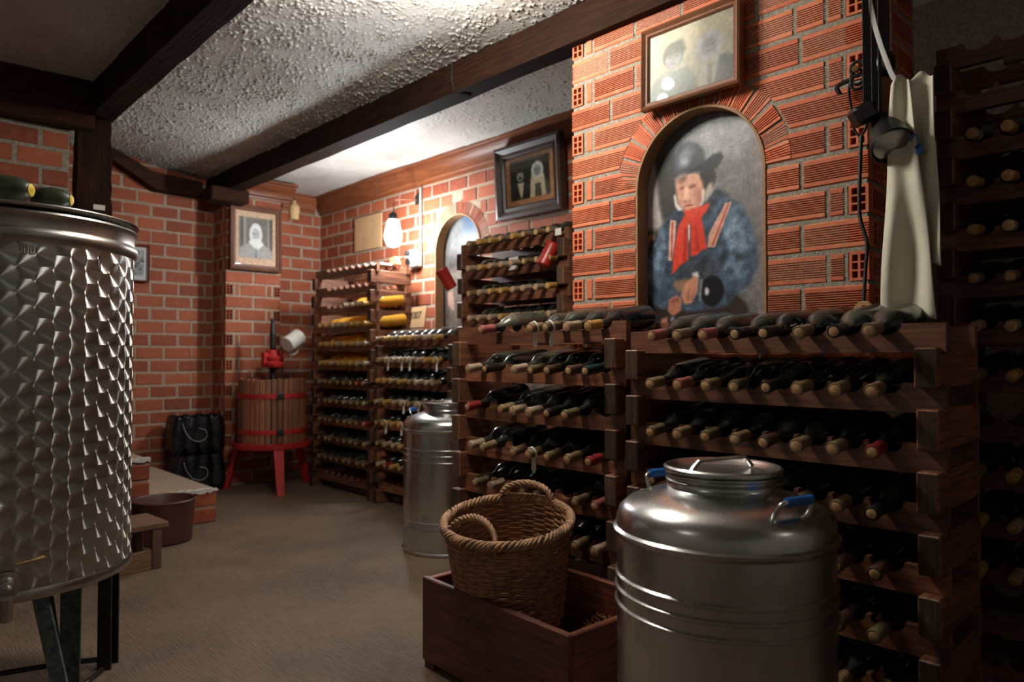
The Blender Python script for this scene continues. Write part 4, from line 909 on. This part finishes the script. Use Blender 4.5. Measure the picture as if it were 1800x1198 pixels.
# couple above the pillar arch, pale glass reflection painted into the print
cv = Canvas(130, 96, (196, 192, 172)); cv.poly([(.0, .0), (1, 0), (1, .35), (0, .45)], (206, 200, 176), 6)
cv.poly([(.0, 1), (.04, .72), (.18, .6), (.48, .62), (.56, .8), (.56, 1)], (158, 164, 156), 2); head(cv, .30, .42, 1.45, False, 176, 200, 128); cv.poly([(.16, .40), (.22, .22), (.40, .18), (.46, .38)], (128, 130, 118), 3)
cv.poly([(.56, 1), (.60, .7), (.70, .6), (.86, .6), (1, .66), (1, 1)], (132, 138, 132), 2); cv.poly([(.58, .98), (.62, .45), (.68, .24), (.76, .20), (.84, .28), (.84, .55), (.78, .98)], (198, 196, 182), 2); head(cv, .72, .42, 1.30, True, 178, 200, 112); cv.poly([(.7, .68), (.76, .68), (.75, 1), (.70, 1)], (150, 152, 140), 2); cv.grain(.03, 2)
framed('framed_portrait', 'oak framed faded photograph of a couple above the arched painting', 'x', (1.776, 1.115, 1.690), .325, .245, .024, .022, 'frame_l', cv, tilt=-.015)
# small black and white print
cv = Canvas(60, 90, (196, 194, 190)); cv.poly([(.12, .1), (.88, .1), (.88, .86), (.12, .86)], (150, 150, 146), 1)
for i in range(70):
    x, y = RNG.uniform(.16, .84), RNG.uniform(.14, .82); cv.ell(x, y, RNG.uniform(.02, .09), RNG.uniform(.015, .05), (int(RNG.uniform(30, 200)),) * 3, .8)
framed('framed_print', 'small red framed black and white print beside the tank', 'y', (1.325, 4.785, 1.405), .178, .232, .014, .016, 'frame_r', cv)
# arched portrait painting
cv = Canvas(240, 380, (112, 110, 110)); U_, V_ = cv.U, cv.V
cv.put(U_ < .3, (84, 82, 84), 26); cv.put(V_ < .10, (92, 92, 94), 16); cv.put(((U_ - .62) / .3) ** 2 + ((V_ - .14) / .09) ** 2 < 1, (142, 142, 144), 16); cv.put(U_ > .86, (122, 114, 112), 10)
cv.grain(.05, 6); cv.grain(.03, 1)
for kind, pts, col, soft in PORTRAIT:
    if kind == 'p': cv.poly(pts, col, soft * 1.0)
    else: cv.ell(pts[0][0], pts[0][1], pts[1][0], pts[1][1], col, soft * .8)
blue = blur(((cv.a[..., 2] > cv.a[..., 0] * 1.25)).astype(float), 3); fold = blur(blur(RNG.normal(size=(cv.h, cv.w)), 4), 4); fold /= fold.std(); fine = blur(RNG.normal(size=(cv.h, cv.w)), 1); fine /= fine.std()
lum = cv.a.mean(-1, keepdims=True); cv.a = cv.a * (1 - .3 * blue[..., None]) + lum * .3 * blue[..., None]; cv.a *= (1 + .18 * blue)[..., None]
cv.a *= (1 + blue * (.13 * fold + .07 * fine))[..., None]; cv.grain(.03, 3); cv.grain(.02, 1)
pt = ob('arched_painting', print_mesh('arched_painting', cv, .436, .70), 'print', None, (1.848, 1.118, 1.21), (0, 0, -PI / 2)); tag(pt, 'arched painting of a man in a hat, red scarf and blue coat', 'painting')
cv = Canvas(90, 150, (44, 38, 35)); cv.put(cv.V < .33, (80, 80, 78), 10); cv.put((cv.U > .45) & (cv.V < .16), (40, 64, 90), 8); cv.put(cv.U < .16, (60, 56, 52), 6); cv.poly([(.15, .45), (.5, .4), (.6, 1), (.1, 1)], (96, 84, 76), 5)
cv.poly([(.60, .52), (.98, .5), (.98, .72), (.86, .86), (.74, .74), (.64, .7)], (60, 128, 168), 1); cv.poly([(.72, .56), (.8, .56), (.78, .84), (.74, .8)], (34, 44, 66), 1); cv.ell(.72, .46, .12, .05, (190, 140, 116), 1); cv.poly([(.12, .62), (.24, .6), (.27, .78), (.14, .74)], (150, 120, 106), 1); cv.poly([(.70, .76), (.74, .76), (.70, 1), (.66, 1)], (110, 60, 58), 1); cv.grain(.06, 2)
pt = ob('arched_painting', print_mesh('arched_painting', cv, .43, .72), 'print', None, (2.662, NY2, 1.30), (0, 0, -PI / 2)); tag(pt, 'arched painting with blue drapery in the back wall niche', 'painting')
# ================================================================== BACK WALL FITTINGS
lb = empty('wall_bulb', (2.33, 3.445, 1.545)); tag(lb, 'glowing white bulb hanging on the back wall', 'lamp')
MB().lathe([(.012, -.083), (.034, -.072), (.047, -.045), (.050, -.018), (.046, .012), (.037, .040), (.035, .060), (.026, .074)], 28, True).build('bulb', 'bulb', lb, 60)
MB().lathe([(.024, .074), (.026, .078), (.024, .105), (.012, .120)], 18, True).build('socket', 'black', lb, 50)
MB().tube(bez([(0, 0, .115), (.004, .0, .15), (.06, .06, .21), (.255, .12, .25)], 20), .0035, 6).build('cord', 'old_z', lb, 60)
MB().box(.252, .266, .10, .14, .22, .28, .004).build('wall_hook', 'iron', lb)
cb = MB().box(2.583, 2.590, 3.955, 4.285, 1.548, 1.775, .001).build('cardboard_sheet', 'card'); tag(cb, 'blank sheet of brown card on the wall left of the bulb', 'cardboard')
cd = MB().box(2.580, 2.592, 3.522, 3.534, 1.47, 1.868, .002).build('conduit', 'greybox'); tag(cd, 'thin vertical cable duct running up from the grey switch box', 'conduit')
ebx = empty('switch_box', (2.56, 3.56, 1.375)); tag(ebx, 'small grey switch box beside the back niche', 'switch box')
MB().box(-.025, .032, -.045, .030, 0, .105, .006).build('housing', 'greybox', ebx); MB().lathe([(.020, -.004), (.024, -.012), (.018, -.016), (.002, -.016)], 18, True, 'x', (-.022, .02, .032)).build('dial', 'black', ebx, 40); MB().lathe([(.016, 0), (.018, -.018), (.010, -.022)], 14, True, 'x', (-.024, .022, .085)).build('plug', 'rubber', ebx, 40)
MB().tube(bez([(-.035, .025, .085), (-.06, .07, .04), (-.10, .12, -.0), (-.14, .16, .03)], 18), .003, 6).build('cable', 'rubber', ebx, 60)
sg = empty('cardboard_sign', (2.50, 3.455, 1.0), (0, math.radians(8), math.radians(-4))); tag(sg, 'small cardboard card numbered 2007 propped on the low rack', 'sign')
MB().box(-.004, .004, -.095, .095, 0, .125, .001).build('card', 'card', sg)
tx = bpy.data.curves.new('sign_text', 'FONT'); tx.body = '2007'; tx.size = .062; tx.extrude = .0006; tx.align_x = 'CENTER'; to = bpy.data.objects.new('sign_text', tx); COL.objects.link(to)
bpy.context.view_layer.update(); dg = bpy.context.evaluated_depsgraph_get(); tm = bpy.data.meshes.new_from_object(to.evaluated_get(dg)); bpy.data.objects.remove(to)
tm.materials.clear(); ob('number', tm, 'rubber', sg, (-.0055, .012, .055), (PI / 2, 0, -PI / 2))
# bits on the corner rack
tag(MB().prism([(0, 0), (.09, 0), (.075, .045), (.03, .05)], 0, .03, 'x').build('brick_shard', 'brick', None, None, loc=(2.44, 3.56, 1.384)), 'broken orange brick piece on top of the corner rack', 'brick')
tag(MB().box(0, .10, 0, .16, 0, .012, .002).build('white_tray', 'paper', None, None, loc=(2.36, 3.62, 1.381)), 'flat white tray lying on top of the corner rack', 'tray')
# red tubes and papers hung on the tall rack
def red_tube(loc, rot, label):
    o = MB().lathe([(.024, 0), (.029, .004), (.031, .098), (.034, .104), (.033, .108), (.028, .104), (.026, .01), (.002, .01)], 26, True).build('red_cup', 'terracotta', None, 40, loc=loc, rot=rot); return tag(o, label, 'cup', 'red plastic cups on the tall rack')
red_tube((2.185, 2.105, 1.215), (math.radians(-12), math.radians(26), math.radians(-45)), 'red plastic cup hung near the right end of the tall rack')
red_tube((2.205, 2.745, 1.165), (math.radians(8), math.radians(-30), math.radians(-45)), 'red plastic cup hung on the left end of the tall rack')
tag(MB().box(2.250, 2.252, 2.325, 2.385, 1.228, 1.285).build('paper_note', 'paper', None, None, rot=(0, 0, 0)), 'white paper note below the top shelf of the tall rack', 'note', 'paper notes on the tall rack')
tag(MB().box(2.220, 2.222, 2.03, 2.065, 1.345, 1.375).build('paper_note', 'paper'), 'small white paper note at the upper right of the tall rack', 'note', 'paper notes on the tall rack')
# straw-covered flask hanging from the moulding
fl_ = empty('hanging_flask', (2.265, 4.545, 1.765)); tag(fl_, 'small straw-covered flask hanging beside the framed woman', 'flask')
MB().lathe([(.030, 0), (.034, .01), (.032, .04), (.038, .055), (.038, .085), (.030, .10), (.014, .115), (.012, .13)], 22, True).build('woven_body', 'wrapstraw', fl_, 50)
MB().lathe([(.0385, .058), (.041, .062), (.0385, .066)], 22, False).build('woven_band', 'wrapstraw', fl_, 50); MB().tube([(0, 0, .128), (.002, .01, .15), (0, .02, .18)], .003, 6).build('cord', 'rubber', fl_, 60)
# ================================================================== THINGS HUNG ON THE PILLAR CORNER
cl = empty('hanging_cloth', (1.735, .545, 1.46)); tag(cl, 'cream cotton cloth hanging by a ribbon at the pillar corner', 'cloth')
def drape(w0, w1, z1, y_shift, x_off, folds, amp, name, ph):
    nu, nv = 40, 44; G_ = []
    for j in range(nv + 1):
        v = j / nv; w = w0 + (w1 - w0) * v ** .8; row = []
        for i in range(nu + 1):
            q = i / nu - .5; a = amp * (.25 + .75 * v); x = x_off + a * math.sin(folds * PI * q * 2 + ph + v * .8) + .006 * math.sin(9 * v + 5 * q)
            row.append((x, y_shift[0] + (y_shift[1] - y_shift[0]) * v - q * w, -z1 * v + .006 * math.sin(q * 6 + 1) * v + (.008 * math.cos(q * 7) if j == 0 else 0)))
        G_.append(row)
    m = MB(); m.grid(G_); o = m.build(name, 'cloth', cl, 80); sol = o.modifiers.new('thickness', 'SOLIDIFY'); sol.thickness = .0015; return o
drape(.032, .118, .545, (.005, -.008), 0, 1.3, .014, 'front_panel', .6); drape(.045, .055, .43, (-.034, -.045), .014, .8, .008, 'rear_panel', 2)
MB().tube(bez([(1.745 - 1.735, .62 - .545, 1.68 - 1.46), (.005, .055, .12), (0, .025, .02), (0, .01, -.01)], 20), .006, 6, flat=.25).build('ribbon', 'ribbon', cl, 60)
m = MB(); m.tube([(-.016, -.028 + .008 * math.cos(a), -.155 + .014 * math.sin(a)) for a in [2 * PI * i / 16 for i in range(13)]], .0022, 5); m.box(-.014, -.012, -.043, -.030, -.185, -.165, .0008); m.build('blue_emblem', 'blue', cl, 60)
sl = MB().box(1.835, 1.850, .598, .636, 1.40, 2.0, .002).build('wooden_batten', 'trim_z'); tag(sl, 'narrow wooden batten fixed upright on the pillar end', 'batten')
to_ = empty('torch_lamp', (1.742, .598, 1.36), (0, 0, math.radians(-44))); tag(to_, 'black torch hanging head down on webbing straps', 'torch')
hl = MB().lathe([(.020, .045), (.026, .03), (.034, .0), (.040, -.030), (.043, -.040), (.041, -.044), (.036, -.038)], 28, False).build('torch_head', 'black', to_, 40); hl.rotation_euler = (math.radians(-38), math.radians(4), 0); hl.location = (.012, -.012, -.018); hl.scale = (1.12, 1.12, 1.2)
MB().lathe([(.001, -.037), (.0365, -.038)], 28, False).build('lens', 'lens', hl, 40)
bt = MB().box(-.042, .010, -.016, .028, .022, .066, .008).build('battery_box', 'black', to_); bt.rotation_euler = (0, math.radians(-28), 0)
for i, (dx, w) in enumerate(((-.030, .016), (-.008, .012), (.010, .008))): MB().box(dx, dx + w, .012 + i * .004, .0145 + i * .004, .045, .64, .0008).build('strap', 'rubber', to_)
cbx = empty('hanging_cable', (1.772, .642, 1.50)); tag(cbx, 'black cable looped over a knob with a round wooden tag', 'cable')
loop = [(0, .030, .0)] + [(0, .030 + .004 * math.sin(i), -.02 * i) for i in range(1, 6)] + [(0, .022, -.125), (0, .008, -.143), (0, -.004, -.125)] + [(-.002, -.008, -.10 + .02 * i) for i in range(0, 6)]
MB().tube(bez(loop, 60), .0032, 6).build('loop', 'rubber', cbx, 60)
MB().tube(bez([(0, .006, -.143), (0, .010, -.22), (0, .012, -.33), (0, -.004, -.40), (0, .0, -.46), (-.01, .002, -.545)], 50), .0046, 8).build('cord', 'rubber', cbx, 60)
for z in (.0, -.012, .02): MB().tube([(-.004 + .0, .016 * math.cos(a) + .012, z + .018 * math.sin(a)) for a in [2 * PI * i / 20 for i in range(20)]], .004, 6, True).build('coil', 'rubber', cbx, 60)
MB().tube([(0, .012, .015), (-.02, .010, .012), (-.032, .008, .012)], [.005, .005, .008], 8).build('knob', 'copper', cbx, 60)
MB().tube(bez([(0, .03, 0), (-.004, .06, -.01), (0, .055, -.03)], 12), .006, 6).build('clip', 'black', cbx, 60)
MB().tube([(-.004, -.01, -.03), (-.006, -.014, -.07), (-.004, -.018, -.105)], [.008, .010, .002], 6).build('clip', 'black', cbx, 60)
dt = MB().lathe([(.023, -.003), (.023, .003)], 24, True, 'x', (-.014, .0, -.562)).build('round_tag', 'card', cbx, 40)
for pl in ([(-.008, -.012), (-.002, .012), (.006, .010)], [(-.006, 0), (.005, .001)], [(.004, .012), (.003, -.012), (.010, -.008)]): MB().tube([(-.0178, -a, -.562 + b) for a, b in pl], .0014, 4).build('red_letter', 'red', dt)
gg = empty('black_goggles', (1.80, .605, 1.525), (0, 0, math.radians(-44))); tag(gg, 'black rimmed goggles hanging above the cream cloth', 'goggles')
MB().lathe([(.018, .0), (.030, .0), (.033, -.010), (.028, -.016), (.020, -.014)], 24, False, 'y').build('rim', 'black', gg, 40).scale = (.7, 1, 1); MB().lathe([(.001, -.008), (.021, -.009)], 24, False, 'y').build('lens', 'lens', gg, 40).scale = (.7, 1, 1); MB().box(-.012, .012, -.004, .004, .02, .40, .001).build('strap', 'rubber', gg)
